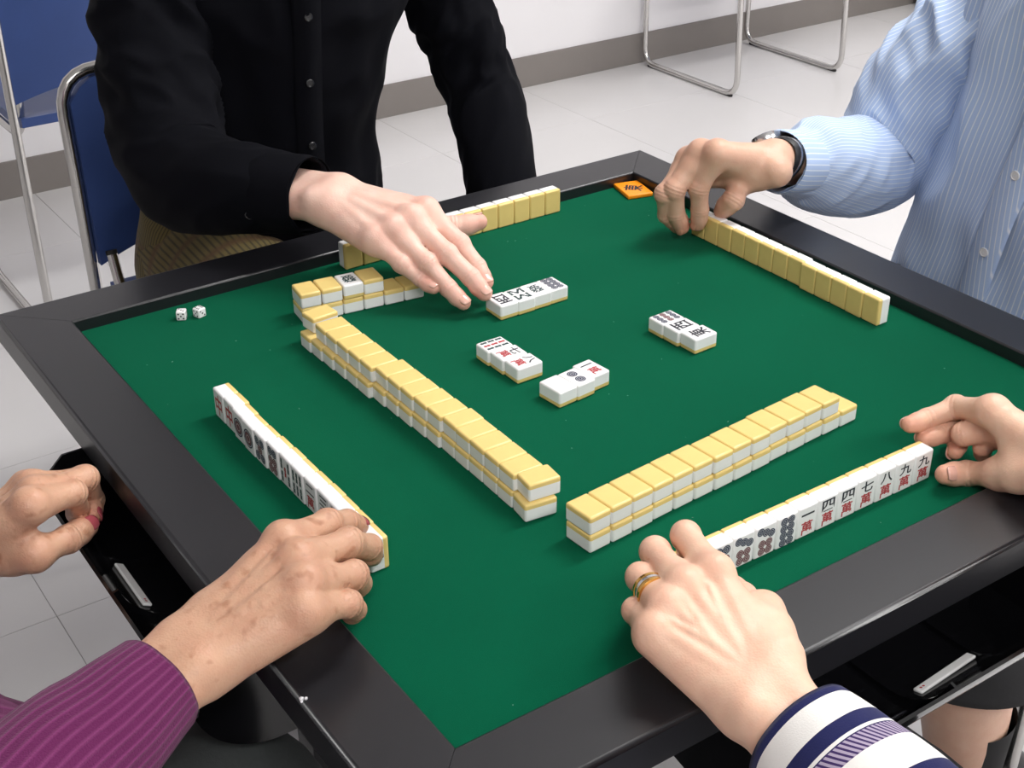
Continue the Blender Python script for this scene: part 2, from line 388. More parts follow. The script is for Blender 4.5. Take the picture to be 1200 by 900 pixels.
# ================================================================== CHAIRS (blue shell, chrome sled frame), local: faces -y
def build_chair(name):
    e = empty(name, (0, 0, 0)); R = 0.009; w = 0.225
    for s in (-1, 1):
        x = s * w
        # back post -> floor runner -> front leg, one bent tube per side
        tube('side_frame', [(x, .232, .62), (x, .224, .30), (x, .222, R), (x, -.222, R), (x, -.205, .43)], R, 'chrome', e, 12, corner=0.055)
        xi = s * (w - .0235)
        tube('seat_rail', [(x, -.205, .425), (x, -.17, .445), (xi, .17, .425), (xi, .205, .52)], R * .9, 'chrome', e, 10, corner=0.05)
        c = np.array((xi, .205, .52)); d = np.array((0, .035, .095)); d /= np.linalg.norm(d)
        tube('end_cap', [c, c + d * .006], R * .92, 'rubber_black', e, 10)
        tube('floor_glide', [(x, .16, .004), (x, .20, .004)], .0055, 'rubber_black', e, 6)
        tube('floor_glide', [(x, -.20, .004), (x, -.16, .004)], .0055, 'rubber_black', e, 6)
    tube('back_frame', [(-w, .232, .62), (-w, .240, .775), (w, .240, .775), (w, .232, .62)], R, 'chrome', e, 12, corner=0.055)
    # backrest shell: curved panel with rounded lower edge
    nx, nz = 26, 18; V = []; F = []
    def pt(u, v, off):
        x = u * (w - .0075); zt = .766; zb = .505 + .035 * (1 - abs(u) ** 2.2)
        if abs(u) > .8: zt -= .03 * ((abs(u) - .8) / .2) ** 2
        z = zb + (zt - zb) * v
        y = .216 + (z - .5) * .07 + .012 * (1 - u * u) + off
        return (x, y, z)
    for off in (-.007, .007):
        for j in range(nz):
            for i in range(nx): V.append(pt(-1 + 2 * i / (nx - 1), j / (nz - 1), off))
    n = nx * nz
    for j in range(nz - 1):
        for i in range(nx - 1):
            a = j * nx + i; F.append((a, a + 1, a + nx + 1, a + nx)); F.append((n + a, n + a + nx, n + a + nx + 1, n + a + 1))
    rim = [i for i in range(nx)] + [j * nx + nx - 1 for j in range(1, nz)] + [(nz - 1) * nx + i for i in range(nx - 2, -1, -1)] + [j * nx for j in range(nz - 2, 0, -1)]
    for q in range(len(rim)):
        a, b2 = rim[q], rim[(q + 1) % len(rim)]; F.append((a, n + a, n + b2, b2))
    mesh('backrest', V, F, 'chair_blue', e, True, math.radians(55))
    # seat pad: saddle with waterfall front
    V = []; F = []; nx, ny = 26, 24
    def sp(u, v, off):
        x = u * .208; y = -.225 + .44 * v
        z = .455 - .014 * (1 - u * u) * math.sin(math.pi * min(1, v * 1.1)) - .05 * max(0, (.16 - v) / .16) ** 2 + .012 * max(0, v - .85) / .15
        return (x, y, z + off)
    for off in (.008, -.010):
        for j in range(ny):
            for i in range(nx): V.append(sp(-1 + 2 * i / (nx - 1), j / (ny - 1), off))
    n = nx * ny
    for j in range(ny - 1):
        for i in range(nx - 1):
            a = j * nx + i; F.append((a, a + 1, a + nx + 1, a + nx)); F.append((n + a, n + a + nx, n + a + nx + 1, n + a + 1))
    rim = [i for i in range(nx)] + [j * nx + nx - 1 for j in range(1, ny)] + [(ny - 1) * nx + i for i in range(nx - 2, -1, -1)] + [j * nx for j in range(ny - 2, 0, -1)]
    for q in range(len(rim)):
        a, b2 = rim[q], rim[(q + 1) % len(rim)]; F.append((a, n + a, n + b2, b2))
    mesh('seat', V, F, 'chair_blue', e, True, math.radians(55))
    return e
def copy_tree(o, parent=None):
    c = o.copy(); COL.objects.link(c); c.parent = parent
    for ch in list(o.children): copy_tree(ch, c)
    return c
CH = [(.058, .69, 0, 'blue chrome chair on which the black shirted player sits'),
      (.175, 1.92, 180, 'empty blue chrome chair turned away behind the black shirted player'),
      (2.412, 2.315, 0, 'blue chrome sled-leg chair standing against the back wall'),
      (.725, .005, -90, 'blue chrome chair under the blue shirted player'),
      (-.80, -.22, 90, 'blue chrome chair under the purple sleeved player'),
      (.03, -.80, 180, 'blue chrome chair under the striped sleeve player')]
ch0 = build_chair('stacking_chair')
for i, (x, y, a, lab) in enumerate(CH):
    o = ch0 if i == 0 else copy_tree(ch0)
    o['_p'] = 1
    o.location = (x, y, 0); o.rotation_euler = (0, 0, math.radians(a)); tag(o, lab, 'chair', 'blue sled-base chairs')
    del o['_p']

# ================================================================== MAHJONG TABLE
HI, HO, LIP = 0.353, 0.4133, 0.0135
ZF = T - LIP
tb = tag(empty('mahjong_table', (0, 0, 0)), 'square black mahjong table with a green felt top', 'table')
box('felt_top', -HI - .004, HI + .004, -HI - .004, HI + .004, ZF - .012, ZF, 'felt_green', tb)
prof = [(HI, -.030), (HI, -.0018), (HI + .0006, -.0006), (HI + .0018, 0), (HO - .0035, 0), (HO - .001, -.001), (HO, -.0035), (HO, -.0295), (HO - .0015, -.031)]
for q in range(4):
    V = []; F = []; n = len(prof)
    for e in (-1, 1):
        for r, z in prof: V.append((r - 0, e * (r - .00025), T + z))
    for i in range(n): F.append((i, (i + 1) % n, n + (i + 1) % n, n + i))
    F.append(tuple(range(n))); F.append(tuple(n + i for i in reversed(range(n))))
    a = q * math.pi / 2; c, s = round(math.cos(a)), round(math.sin(a))
    V = [(c * x - s * y, s * x + c * y, z) for x, y, z in V]
    o = mesh('rail', V, F, 'rail_black', tb, True, math.radians(60), True)
    bm = bmesh.new(); bm.from_mesh(o.data); bmesh.ops.recalc_face_normals(bm, faces=bm.faces); bm.to_mesh(o.data); bm.free()
def rotq(V, q):
    a = q * math.pi / 2; c, s = round(math.cos(a)), round(math.sin(a))
    return [(c * x - s * y, s * x + c * y, z) for x, y, z in V]
for q in range(4):   # aprons
    V = [(x, y, z) for z in (T - .075, T - .031) for x, y in ((.335, -.335), (.36, -.36), (.36, .36), (.335, .335))]
    F = [(0, 1, 5, 4), (1, 2, 6, 5), (2, 3, 7, 6), (3, 0, 4, 7), (0, 3, 2, 1), (4, 5, 6, 7)]
    mesh('apron', rotq(V, q), F, 'table_underside', tb, False)
box('underside_panel', -.334, .334, -.334, .334, T - .045, ZF - .0125, 'table_underside', tb)
for sx, sy in ((-1, -1), (1, -1), (1, 1), (-1, 1)):   # folding legs
    cx, cy = sx * .20, sy * .20
    lg = box('leg', cx - .022, cx + .022, cy - .022, cy + .022, .012, T - .046, 'rail_black', tb, .003)
    box('leg_foot', cx - .024, cx + .024, cy - .024, cy + .024, 0, .014, 'rubber_black', lg, .003)
for sy in (-1, 1): box('leg_brace', -.177, .177, sy * .20 - .008, sy * .20 + .008, .18, .21, 'rail_black', tb, .002)
# scoop trays hanging under each side
arc = []
for i in range(15):
    t = math.radians(15) + math.radians(75) * i / 14
    arc.append((.392 + .065 * math.cos(t), -.046 - .066 * math.sin(t)))     # outer lip -> bottom
arc += [(.365, -.112), (.345, -.108)]
inner = []
for i in range(15):
    t = math.radians(15) + math.radians(75) * i / 14
    inner.append((.392 + .0622 * math.cos(t), -.046 - .0632 * math.sin(t)))
inner += [(.365, -.1092), (.348, -.1055)]
for q in range(4):
    V = []; F = []; n = len(arc)
    for e in (-.172, .172):
        for r, z in arc: V.append((r, e, T + z))
        for r, z in inner: V.append((r, e, T + z))
    m_ = 2 * n
    for i in range(n - 1):
        F.append((i, i + 1, m_ + i + 1, m_ + i)); F.append((n + i, m_ + n + i, m_ + n + i + 1, n + i + 1))
    F.append((0, m_, m_ + n, n)); F.append((n - 1, 2 * n - 1, m_ + 2 * n - 1, m_ + n - 1))
    for b_ in (0, m_):
        for i in range(n - 1): F.append((b_ + i, b_ + n + i, b_ + n + i + 1, b_ + i + 1))
    tr = mesh('tray', rotq(V, q), F, 'gloss_black', tb, True, math.radians(40))
    bm = bmesh.new(); bm.from_mesh(tr.data); bmesh.ops.recalc_face_normals(bm, faces=bm.faces); bm.to_mesh(tr.data); bm.free()
    for yy in (-.171, -.085, 0.003, .088, .171):
        V = []; F = []
        pr = inner[::-1] + [(.392 + .058, -.052), (.43, -.033), (.36, -.033), (.348, -.040)]
        if abs(yy) < .16:      # low ribs inside, full cheeks at both ends
            pr = inner[::-1] + [(.392 + .0575 * math.cos(math.radians(15 + 75 * i / 12)), -.046 - .0585 * math.sin(math.radians(15 + 75 * i / 12))) for i in range(13)] + [(.36, -.1045), (.348, -.100)]
        for e in (yy - .0012, yy + .0012):
            for r, z in pr: V.append((r, e, T + z))
        n = len(pr)
        F = [tuple(range(n)), tuple(n + i for i in reversed(range(n)))] + [(i, n + i, n + (i + 1) % n, (i + 1) % n) for i in range(n)]
        o = mesh('tray_divider', rotq(V, q), F, 'gloss_black', tr, True, math.radians(40))
        bm = bmesh.new(); bm.from_mesh(o.data); bmesh.ops.recalc_face_normals(bm, faces=bm.faces); bm.to_mesh(o.data); bm.free()

# score sticks lying in the trays
def stick(c, d, up_, label):
    d = Vector(d).normalized(); n = Vector(up_).normalized(); s = d.cross(n).normalized(); n = s.cross(d)
    e = empty('score_stick', Vector(c)); tag(e, label, 'score stick', 'white score sticks in the trays')
    bm = box_bm(-.0335, .0335, -.0042, .0042, -.0014, .0014, .0011, 2)
    Mx = Matrix((d, s, n)).transposed().to_4x4(); Mx.translation = Vector(c)
    bm.transform(Mx); bm_ob('stick', bm, 'tile_white', e, True, math.radians(50))
    bm = bmesh.new()
    for off in (-.029, -.026):
        ret = bmesh.ops.create_circle(bm, cap_ends=True, segments=10, radius=.0011, matrix=Mx @ Matrix.Translation((off, 0, .0015)))
    bm_ob('dots', bm, 'ink_red', e)
def tray_pt(q, along, ang):
    t = math.radians(ang); r = .392 + .0606 * math.cos(t); z = -.046 - .0616 * math.sin(t)
    p_ = rotq([(r, along, T + z)], q)[0]; n_ = rotq([(-math.cos(t), 0, math.sin(t))], q)[0]
    return p_, n_
p_, n_ = tray_pt(2, -.047, 60); stick(p_, (0, 1, 0), n_, 'white score stick in the tray beneath the left hand of the purple player')
p_, n_ = tray_pt(3, .052, 74); stick(p_, (1, 0.06, 0), n_, 'white score stick in the tray below the striped sleeve player')

# ================================================================== TILES
TW, TL, TT = 0.0214, 0.0287, 0.0160
def tile_meshes():
    bm = box_bm(-TW / 2, TW / 2, -TL / 2, TL / 2, -TT / 2, TT / 2, .0018, 3)
    out = []
    for keep in (1, -1):
        b2 = bm.copy(); zc = -TT / 2 + .0045
        r = bmesh.ops.bisect_plane(b2, geom=b2.verts[:] + b2.edges[:] + b2.faces[:], plane_co=(0, 0, zc), plane_no=(0, 0, 1), clear_inner=keep > 0, clear_outer=keep < 0)
        eds = [e for e in b2.edges if e.is_boundary]
        bmesh.ops.contextual_create(b2, geom=eds)
        bmesh.ops.recalc_face_normals(b2, faces=b2.faces)
        me = bpy.data.meshes.new('tile_part'); b2.to_mesh(me); b2.free()
        for pl in me.polygons: pl.use_smooth = True
        sharp(me, math.radians(40)); flatbig(me, .1); me.materials.append(MATS['tile_white' if keep > 0 else 'tile_yellow']); out.append(me)
    bm.free(); return out
ME_W, ME_Y = tile_meshes()
INK = ['ink_blue', 'ink_red', 'ink_black', 'ink_green', 'tile_white', 'ink_maroon']
def glyph(ch):
    cu = bpy.data.curves.new('g', 'FONT'); cu.body = ch; cu.resolution_u = 3; cu.offset = .020
    ob = bpy.data.objects.new('g', cu); COL.objects.link(ob)
    dg = bpy.context.evaluated_depsgraph_get(); dg.update()
    me = bpy.data.meshes.new_from_object(ob.evaluated_get(dg))
    V = np.array([v.co[:2] for v in me.vertices]) if len(me.vertices) else np.zeros((0, 2)); F = [tuple(p.vertices) for p in me.polygons]
    bpy.data.objects.remove(ob); bpy.data.curves.remove(cu); bpy.data.meshes.remove(me)
    if len(V):
        c = (V.max(0) + V.min(0)) / 2; s = (V.max(0) - V.min(0)); V = (V - c) / max(s.max(), 1e-6)
    return V, F
GL = {}
class Mark:
    def __init__(s): s.V = []; s.F = []; s.M = []
    def poly(s, pts, mi, dz=0.0):
        b = len(s.V); s.V += [(x, y, TT / 2 + .00006 + dz) for x, y in pts]; s.F.append(tuple(range(b, b + len(pts)))); s.M.append(mi)
    def disc(s, x, y, r, mi, dz=0.0, n=14): s.poly([(x + r * math.cos(2 * math.pi * k / n), y + r * math.sin(2 * math.pi * k / n)) for k in range(n)], mi, dz)
    def ring(s, x, y, r0, r1, mi, dz=0.0, n=16):
        for k in range(n):
            a, b = 2 * math.pi * k / n, 2 * math.pi * (k + 1) / n
            s.poly([(x + r1 * math.cos(a), y + r1 * math.sin(a)), (x + r1 * math.cos(b), y + r1 * math.sin(b)), (x + r0 * math.cos(b), y + r0 * math.sin(b)), (x + r0 * math.cos(a), y + r0 * math.sin(a))], mi, dz)
    def text(s, ch, cx, cy, w, h, mi):
        if ch not in GL: GL[ch] = glyph(ch)
        V, F = GL[ch]; b = len(s.V)
        s.V += [(cx + x * w, cy + y * h, TT / 2 + .00006) for x, y in V]
        for f in F: s.F.append(tuple(b + i for i in f)); s.M.append(mi)
    def pin(s, x, y, r, mi):
        s.disc(x, y, r, mi)
        s.ring(x, y, r * .66, r * .72, 4, .00005); s.ring(x, y, r * .28, r * .34, 4, .00005, 10)
    def bar(s, x, y, w, h, mi, tilt=0.0):
        c, sn = math.cos(tilt), math.sin(tilt)
        for d in (-1, 1):
            pts = [(-w / 2, d * h * .26 - h * .22), (w / 2, d * h * .26 - h * .22), (w / 2, d * h * .26 + h * .22), (-w / 2, d * h * .26 + h * .22)]
            s.poly([(x + c * px - sn * py, y + sn * px + c * py) for px, py in pts], mi)
        s.poly([(x + c * px - sn * py, y + sn * px + c * py) for px, py in ((-w * .25, -h * .06), (w * .25, -h * .06), (w * .25, h * .06), (-w * .25, h * .06))], mi)
    def build(s, name):
        me = bpy.data.meshes.new(name); me.from_pydata(s.V, [], s.F)
        for i in INK: me.materials.append(MATS[i])
        me.polygons.foreach_set('material_index', s.M); me.update(); return me
MK = {}
NUM = {1: '一', 2: '二', 3: '三', 4: '四', 5: '五', 6: '六', 7: '七', 8: '八', 9: '九'}
def mark(face):
    if face in MK: return MK[face]
    k = Mark(); q = .0031
    if face[0] == 'm':
        n = int(face[1]); wide = {1: .25}.get(n, 1)
        k.text(NUM[n], 0, .0066, .0135, .0105 if n > 1 else .0135, 2); k.text('萬', 0, -.0058, .0125, .0120, 1)
    elif face[0] == 'p':
        n = int(face[1])
        if n == 1:
            k.ring(0, 0, .0058, .0088, 0, 0, 28); k.disc(0, 0, .0058, 5, 0, 24); k.ring(0, 0, .0068, .0074, 4, .00005, 24); k.ring(0, 0, .0030, .0036, 4, .00005, 18)
        else:
            L = {2: [(0, 5.6, 0), (0, -5.6, 0)], 5: [(-4.6, 7, 0), (4.6, 7, 0), (0, 0, 1), (-4.6, -7, 0), (4.6, -7, 0)],
                 6: [(-3.8, 8, 0), (3.8, 8, 0), (-3.8, -.6, 1), (3.8, -.6, 1), (-3.8, -8, 1), (3.8, -8, 1)],
                 7: [(-5.6, 9.4, 0), (0, 7.3, 0), (5.6, 5.2, 0), (-3.5, -2.2, 1), (3.5, -2.2, 1), (-3.5, -8.8, 1), (3.5, -8.8, 1)],
                 8: [(s * 3.6, y, 0) for y in (9.6, 3.2, -3.2, -9.6) for s in (-1, 1)],
                 9: [(x, y, 1 if y == 0 else 0) for y in (8.2, 0, -8.2) for x in (-6, 0, 6)]}[n]
            r = {2: .0050, 5: .0043, 6: .0041, 7: .0036, 8: .0037, 9: .0033}[n]
            for x, y, c in L: k.pin(x / 1000, y / 1000, r, 5 if c else 0)
    elif face[0] == 's':
        n = int(face[1])
        if n == 8:
            for sy in (1, -1):
                for x, t in ((-7, 0), (-2.4, .6 * sy), (2.4, -.6 * sy), (7, 0)): k.bar(x / 1000, sy * .0063, .0026, .0108, 3, t)
        else:
            L = {4: [(-4, 6, 3), (4, 6, 3), (-4, -6, 3), (4, -6, 3)], 5: [(-6, 6, 3), (6, 6, 3), (0, 0, 1), (-6, -6, 3), (6, -6, 3)],
                 6: [(x, y, 3) for y in (6, -6) for x in (-6, 0, 6)], 9: [(x, y, 1 if x == 0 else 3) for x in (-6.2, 0, 6.2) for y in (8.2, 0, -8.2)]}[n]
            for x, y, c in L: k.bar(x / 1000, y / 1000, .0030, .0072 if n == 9 else .0100, c)
    else:
        g, col = {'chun': ('中', 1), 'hatsu': ('發', 3), 'west': ('西', 2), 'east': ('東', 2)}[face]
        k.text(g, 0, 0, .0150, .0205 if face != 'hatsu' else .0175, col)
    MK[face] = k.build('face_mark'); return MK[face]
def tile(c, right, upv, label, group, face=None, jit=0.0):
    """c centre, right = local x, upv = local y (top of the face); the white face looks along right x up"""
    r = Vector(right).normalized(); u = Vector(upv).normalized(); n = r.cross(u)
    Mx = Matrix((r, u, n)).transposed().to_4x4(); Mx.translation = Vector(c)
    e = bpy.data.objects.new('mahjong_tile', None); COL.objects.link(e); e.empty_display_size = .01; e.matrix_world = Mx
    tag(e, label, 'mahjong tile', group)
    for nm, me in (('white_body', ME_W), ('yellow_back', ME_Y)):
        o = bpy.data.objects.new(nm, me); COL.objects.link(o); o.parent = e
    if face:
        o = bpy.data.objects.new('face_mark', mark(face)); COL.objects.link(o); o.parent = e
    return e
ORD = ['first', 'second', 'third', 'fourth', 'fifth', 'sixth', 'seventh', 'eighth', 'ninth', 'tenth', 'eleventh', 'twelfth', 'thirteenth', 'fourteenth', 'fifteenth', 'sixteenth', 'seventeenth']
NAMES = {'chun': 'red dragon', 'hatsu': 'green dragon', 'west': 'west wind', 'east': 'east wind', 'blank': 'blank white dragon'}
NW = ['', 'one', 'two', 'three', 'four', 'five', 'six', 'seven', 'eight', 'nine']
def fname(f):
    if f in NAMES: return NAMES[f]
    return NW[int(f[1])] + {'m': ' of characters', 'p': ' of circles', 's': ' of bamboo'}[f[0]]
jr = lambda a: random.uniform(-a, a)
def yawv(deg): a = math.radians(deg); return Vector((math.cos(a), math.sin(a), 0))

# wall on the purple player's side: 17 stacks, far end first, groups of 6, 5, 5, 1
def lay_down(cx, cy, z, lenv, label, group):
    """face-down tile, long side along lenv"""
    l = Vector(lenv).normalized(); w = Vector((l.y, -l.x, 0))
    tile((cx, cy, z), -w, l, label, group)
def lwall2():
    xo = [-.1812 + .0032 * i / 5 for i in range(6)] + [-.1742 + .0034 * i / 4 for i in range(5)] + [-.1690 - .0012 * i / 4 for i in range(5)] + [-.1715]
    for i in range(17):
        yb = .2003 - .0217 * (i + .5) - (.0022 if i == 16 else 0)
        for lev in (0, 1):
            dx = dy = 0.0; aa = -1.0 + jr(.6)
            if i == 16: aa = -7 if lev == 0 else -6
            if lev:
                dx = .0052 - .0042 * min(i, 10) / 10 if i < 16 else .0045
                dy = -.0012 if i < 16 else .0022
                if i == 0: dx, dy, aa = .0072, .0075, 5
            lay_down(xo[i] + TL / 2 + dx + jr(.0004), yb + dy, ZF + TT * (lev + .5) + .0001 * (lev + 1), yawv(aa),
                     f"face-down tile, {ORD[i]} from the far end in the {'upper' if lev else 'lower'} layer of the long left wall", 'tiles of the long wall on the left')
lwall2()
# wall in front of the striped sleeve player
d = yawv(4.3); dn = Vector((-d.y, d.x, 0)); p0 = Vector((-.1561, -.2298, 0))
for i in range(14):
    for lev in (0, 1):
        if lev and i == 13: continue
        c = p0 + d * (.0222 * (i + .5) + (-.0008 * i if lev == 1 else 0) * .2) + dn * (TL / 2 + (.0004 if lev else 0) + jr(.0005) + (.0009 * ((i // 3) % 2)))
        if lev == 0: c += d * (.0006 * min(i, 4)) * .3
        lay_down(c.x, c.y, ZF + TT * (lev + .5) + .0001 * (lev + 1), dn, f"face-down tile, {ORD[i]} from the near end in the {'upper' if lev else 'lower'} layer of the right wall", 'tiles of the wall near the striped sleeve')
# short wall before the black shirted player
d = yawv(-7.3); dn = Vector((-d.y, d.x, 0)); p0 = Vector((-.1592, .2400, 0))
for i in range(6):
    c = p0 + d * (.0222 * (i + .5)) + dn * (TL / 2 + jr(.0004))
    lay_down(c.x, c.y, ZF + TT * .5 + .0001, dn, f"face-down tile, {ORD[i]} from the left in the lower layer of the short wall", 'tiles of the short wall')
for i in range(4):
    c = p0 + d * (.0222 * (i + .5) + .0004 * i) + dn * (TL / 2 + (.0012 if i == 3 else -.0006 if i == 2 else 0))
    z = ZF + TT * 1.5 + .0002
    if i == 2: tile((c.x, c.y, z), -d, -dn, 'face-up green dragon tile on top of the short wall', 'tiles of the short wall', 'hatsu')
    else: lay_down(c.x, c.y, z, dn, f"face-down tile, {ORD[i]} from the left in the upper layer of the short wall", 'tiles of the short wall')
# discards
def row_up(p0, d, upv, faces, who, pitch=.0211, offs=None, yaw=None):
    """p0: corner at the start, d row direction; near side of the tiles at p0, extending toward +side"""
    d = Vector(d).normalized(); side = Vector((-d.y, d.x, 0))
    for i, f in enumerate(faces):
        c = Vector(p0) + d * (pitch * (i + .5)) + side * (TL / 2 + (offs[i] if offs else 0))
        u = Vector(upv); r = u.cross(Vector((0, 0, 1)))
        tile((c.x, c.y, ZF + TT / 2 + .0001), r, u, f"face-up {fname(f)} tile among the discards {who}", 'face-up discarded tiles', None if f == 'blank' else f)
row_up((.0070, .1315, 0), (1, -.01, 0), (0, -1, 0), ['west', 's8', 'hatsu', 'p8'], 'under the reaching fingertips', .0208, [0, -.0005, .0004, .0010])
row_up((-.0570, .0800, 0), (.02, -1, 0), (1, 0, 0), ['s9', 'm7', 'm8'], 'of three beside the long left wall', .0218, [0, .0014, .0028])
row_up((-.0470, -.0425, 0), (1, .11, 0), (-.10, 1, 0), ['blank', 'p2', 'm1'], 'of three nearest the right wall', .0211, [0, -.0012, .0018])
row_up((.1120, .0290, 0), (.03, -1, 0), (-1, -.03, 0), ['p9', 'west', 'east'], 'of three on the right', .0213, [0, .0006, .0036])
# standing hands
def stand(c, facing, label, group, face=None):
    n = Vector(facing).normalized(); u = Vector((0, 0, 1)); r = u.cross(n)
    tile((c[0], c[1], ZF + TL / 2 + .0001), r, u, label, group, face)
pf = ['chun', 'chun', 'p1', 'p1', 'p5', 'p6', 's5', 's6', 'm2', 'm3', 'm4', 'm5', 'm6']
px = [.0010, .0012, -.0002, -.0010, -.0006, .0006, .0014, .0012, .0018, .0024, .0020, .0018, .0012]
for i, f in enumerate(pf):
    y = .1250 - .0217 * (i + .5); dup = 'first ' if pf[:i].count(f) == 0 and pf.count(f) > 1 else 'second ' if pf.count(f) > 1 else ''
    lab = f"{dup}standing {fname(f)} tile in the purple sleeved player's row" if i < 11 else f"standing tile {'under the fingertips' if i == 11 else 'at the near end'} of the purple sleeved player's row"
    stand((-.3042 + TT / 2 + px[i], y), (-1, 0, 0), lab, "purple sleeved player's standing tiles", f)
sf = ['s4', 's4', 'p6', 'p7', 'p7', 'p8', 'm1', 'm4', 'm4', 'm7', 'm8', 'm9', 'm9']
for i, f in enumerate(sf):
    x = .1345 - .0217 * (12 - i + .5); dup = 'left ' if sf[:i].count(f) == 0 and sf.count(f) > 1 else 'right ' if sf.count(f) > 1 else ''
    lab = f"{dup}standing {fname(f)} tile in the striped sleeve player's row" if i > 1 else f"standing tile {'second from' if i else 'at'} the ringed hand's end of the striped sleeve player's row"
    stand((x, -.3060 + TT / 2 + jr(.0005)), (0, -1, 0), lab, "striped sleeve player's standing tiles", f)
for i in range(13):
    y = -.0933 + .0217 * (i + .5); dx = -.0006 + jr(.0004) if i < 5 else .0024 + jr(.0004)
    stand((.3038 + TT / 2 + dx, y), (1, 0, 0), f"standing yellow-backed tile, {ORD[i]} from the near end of the blue shirted player's row", "blue shirted player's standing tiles", 'p9')
for i in range(13):
    x = .2244 - .0221 * (i + .5)
    stand((x, .3284 + TT / 2 + jr(.0004)), (0, 1, 0), f"standing yellow-backed tile, {ORD[i]} from the right end of the black shirted player's row", "black shirted player's standing tiles", 'p9')

# orange marker plate with a dark character
e = tag(empty('marker_plate', (.334, .3285, ZF)), 'small orange marker plate with dark lettering in the felt corner', 'marker')
bm = box_bm(-.0165, .0165, -.0225, .0225, 0, .005, .0012, 2)
Mx = Matrix.Translation((.334, .3285, ZF + .0001)) @ Matrix.Rotation(math.radians(-14), 4, 'Z'); bm.transform(Mx)
bm_ob('plate', bm, 'plate_orange', e, True, math.radians(45))
k = Mark(); k.text('東', 0, 0, .019, .024, 0); Vm = [Mx @ Matrix.Rotation(math.radians(62), 4, 'Z') @ Vector((x, y, .00515)) for x, y, z in k.V]
mesh('lettering', Vm, k.F, 'ink_black', e, False)
# dice
def die(x, y, a, label, faces):
    s = .0098; e = tag(empty('die', (x, y, ZF)), label, 'die', 'white dice')
    Mx = Matrix.Translation((x, y, ZF + s / 2 + .0001)) @ Matrix.Rotation(math.radians(a), 4, 'Z')
    bm = box_bm(-s / 2, s / 2, -s / 2, s / 2, -s / 2, s / 2, .0014, 3); bm.transform(Mx); bm_ob('cube', bm, 'tile_white', e, True, math.radians(50))
    g = .0024; P = {1: [(0, 0)], 2: [(-g, g), (g, -g)], 3: [(-g, g), (0, 0), (g, -g)], 5: [(-g, g), (g, g), (0, 0), (-g, -g), (g, -g)], 4: [(-g, g), (g, g), (-g, -g), (g, -g)], 6: [(sx * g, y_) for sx in (-1, 1) for y_ in (-g, 0, g)]}
    rots = [Matrix.Identity(4), Matrix.Rotation(math.pi / 2, 4, 'X'), Matrix.Rotation(-math.pi / 2, 4, 'Y'), Matrix.Rotation(math.pi / 2, 4, 'Y'), Matrix.Rotation(-math.pi / 2, 4, 'X')]
    bm = bmesh.new()
    for fc, R in zip(faces, rots):
        for u, v in P[fc]:
            bmesh.ops.create_circle(bm, cap_ends=True, segments=10, radius=.0009 if fc > 1 else .0018, matrix=Mx @ R @ Matrix.Translation((u, v, s / 2 + .00005)))
    bm_ob('pips', bm, 'ink_black', e)
die(-.2535, .3215, -30, 'white die showing five pips, left of the two on the felt', (3, 5, 1, 6, 2))
die(-.2365, .3165, 18, 'white die turned cornerwise, right of the two on the felt', (6, 3, 5, 2, 4))
# lint on the felt, crumb on the rail
bm = bmesh.new(); rr = random.Random(3)
for _ in range(45):
    x, y = rr.uniform(-.34, .34), rr.uniform(-.34, .34); s = rr.uniform(.0002, .00055)
    bmesh.ops.create_icosphere(bm, subdivisions=1, radius=s, matrix=Matrix.Translation((x, y, ZF + s * .52)) @ Matrix.Rotation(rr.uniform(0, 3), 4, 'Z') @ Matrix.Diagonal((rr.uniform(1, 2.4), .7, .5, 1)))
tag(bm_ob('felt_lint', bm, 'lint'), 'tiny pale lint specks scattered on the green felt', 'lint', kind='stuff')
bm = bmesh.new()
for dx, dy, dz, s in ((0, 0, 0, .0018), (.0024, -.0016, .0004, .0013), (-.0012, -.0026, .0002, .0011)):
    bmesh.ops.create_icosphere(bm, subdivisions=1, radius=s, matrix=Matrix.Translation((-.4118 + dx, -.2615 + dy, T + .0006 + dz)))
tag(bm_ob('crumb', bm, 'button_pearl'), 'pale crumb stuck to the outer edge of the black rail', 'crumb')

# ================================================================== HANDS (signed distance field -> surface nets)
def rcone(P, a, b, r1, r2):
    a = np.asarray(a, np.float32); ba = np.asarray(b, np.float32) - a; L = float(ba @ ba) + 1e-12
    pa = P - a; t = np.clip((pa @ ba) / L, 0, 1)
    d = pa - t[:, None] * ba
    return np.sqrt((d * d).sum(1)) - (r1 + (r2 - r1) * t)
def bone(P, a, b, r1, r2, waist):
    a = np.asarray(a, np.float32); ba = np.asarray(b, np.float32) - a; L = float(ba @ ba) + 1e-12
    pa = P - a; t = np.clip((pa @ ba) / L, 0, 1); d = pa - t[:, None] * ba
    return np.sqrt((d * d).sum(1)) - (r1 + (r2 - r1) * t - waist * np.sin(math.pi * t))
def ball(P, c, r): d = P - np.asarray(c, np.float32); return np.sqrt((d * d).sum(1)) - r
def smin(a, b, k):
    h = np.maximum(k - np.abs(a - b), 0) / k
    return np.minimum(a, b) - h * h * k * .25
def smax(a, b, k): return -smin(-a, -b, k)
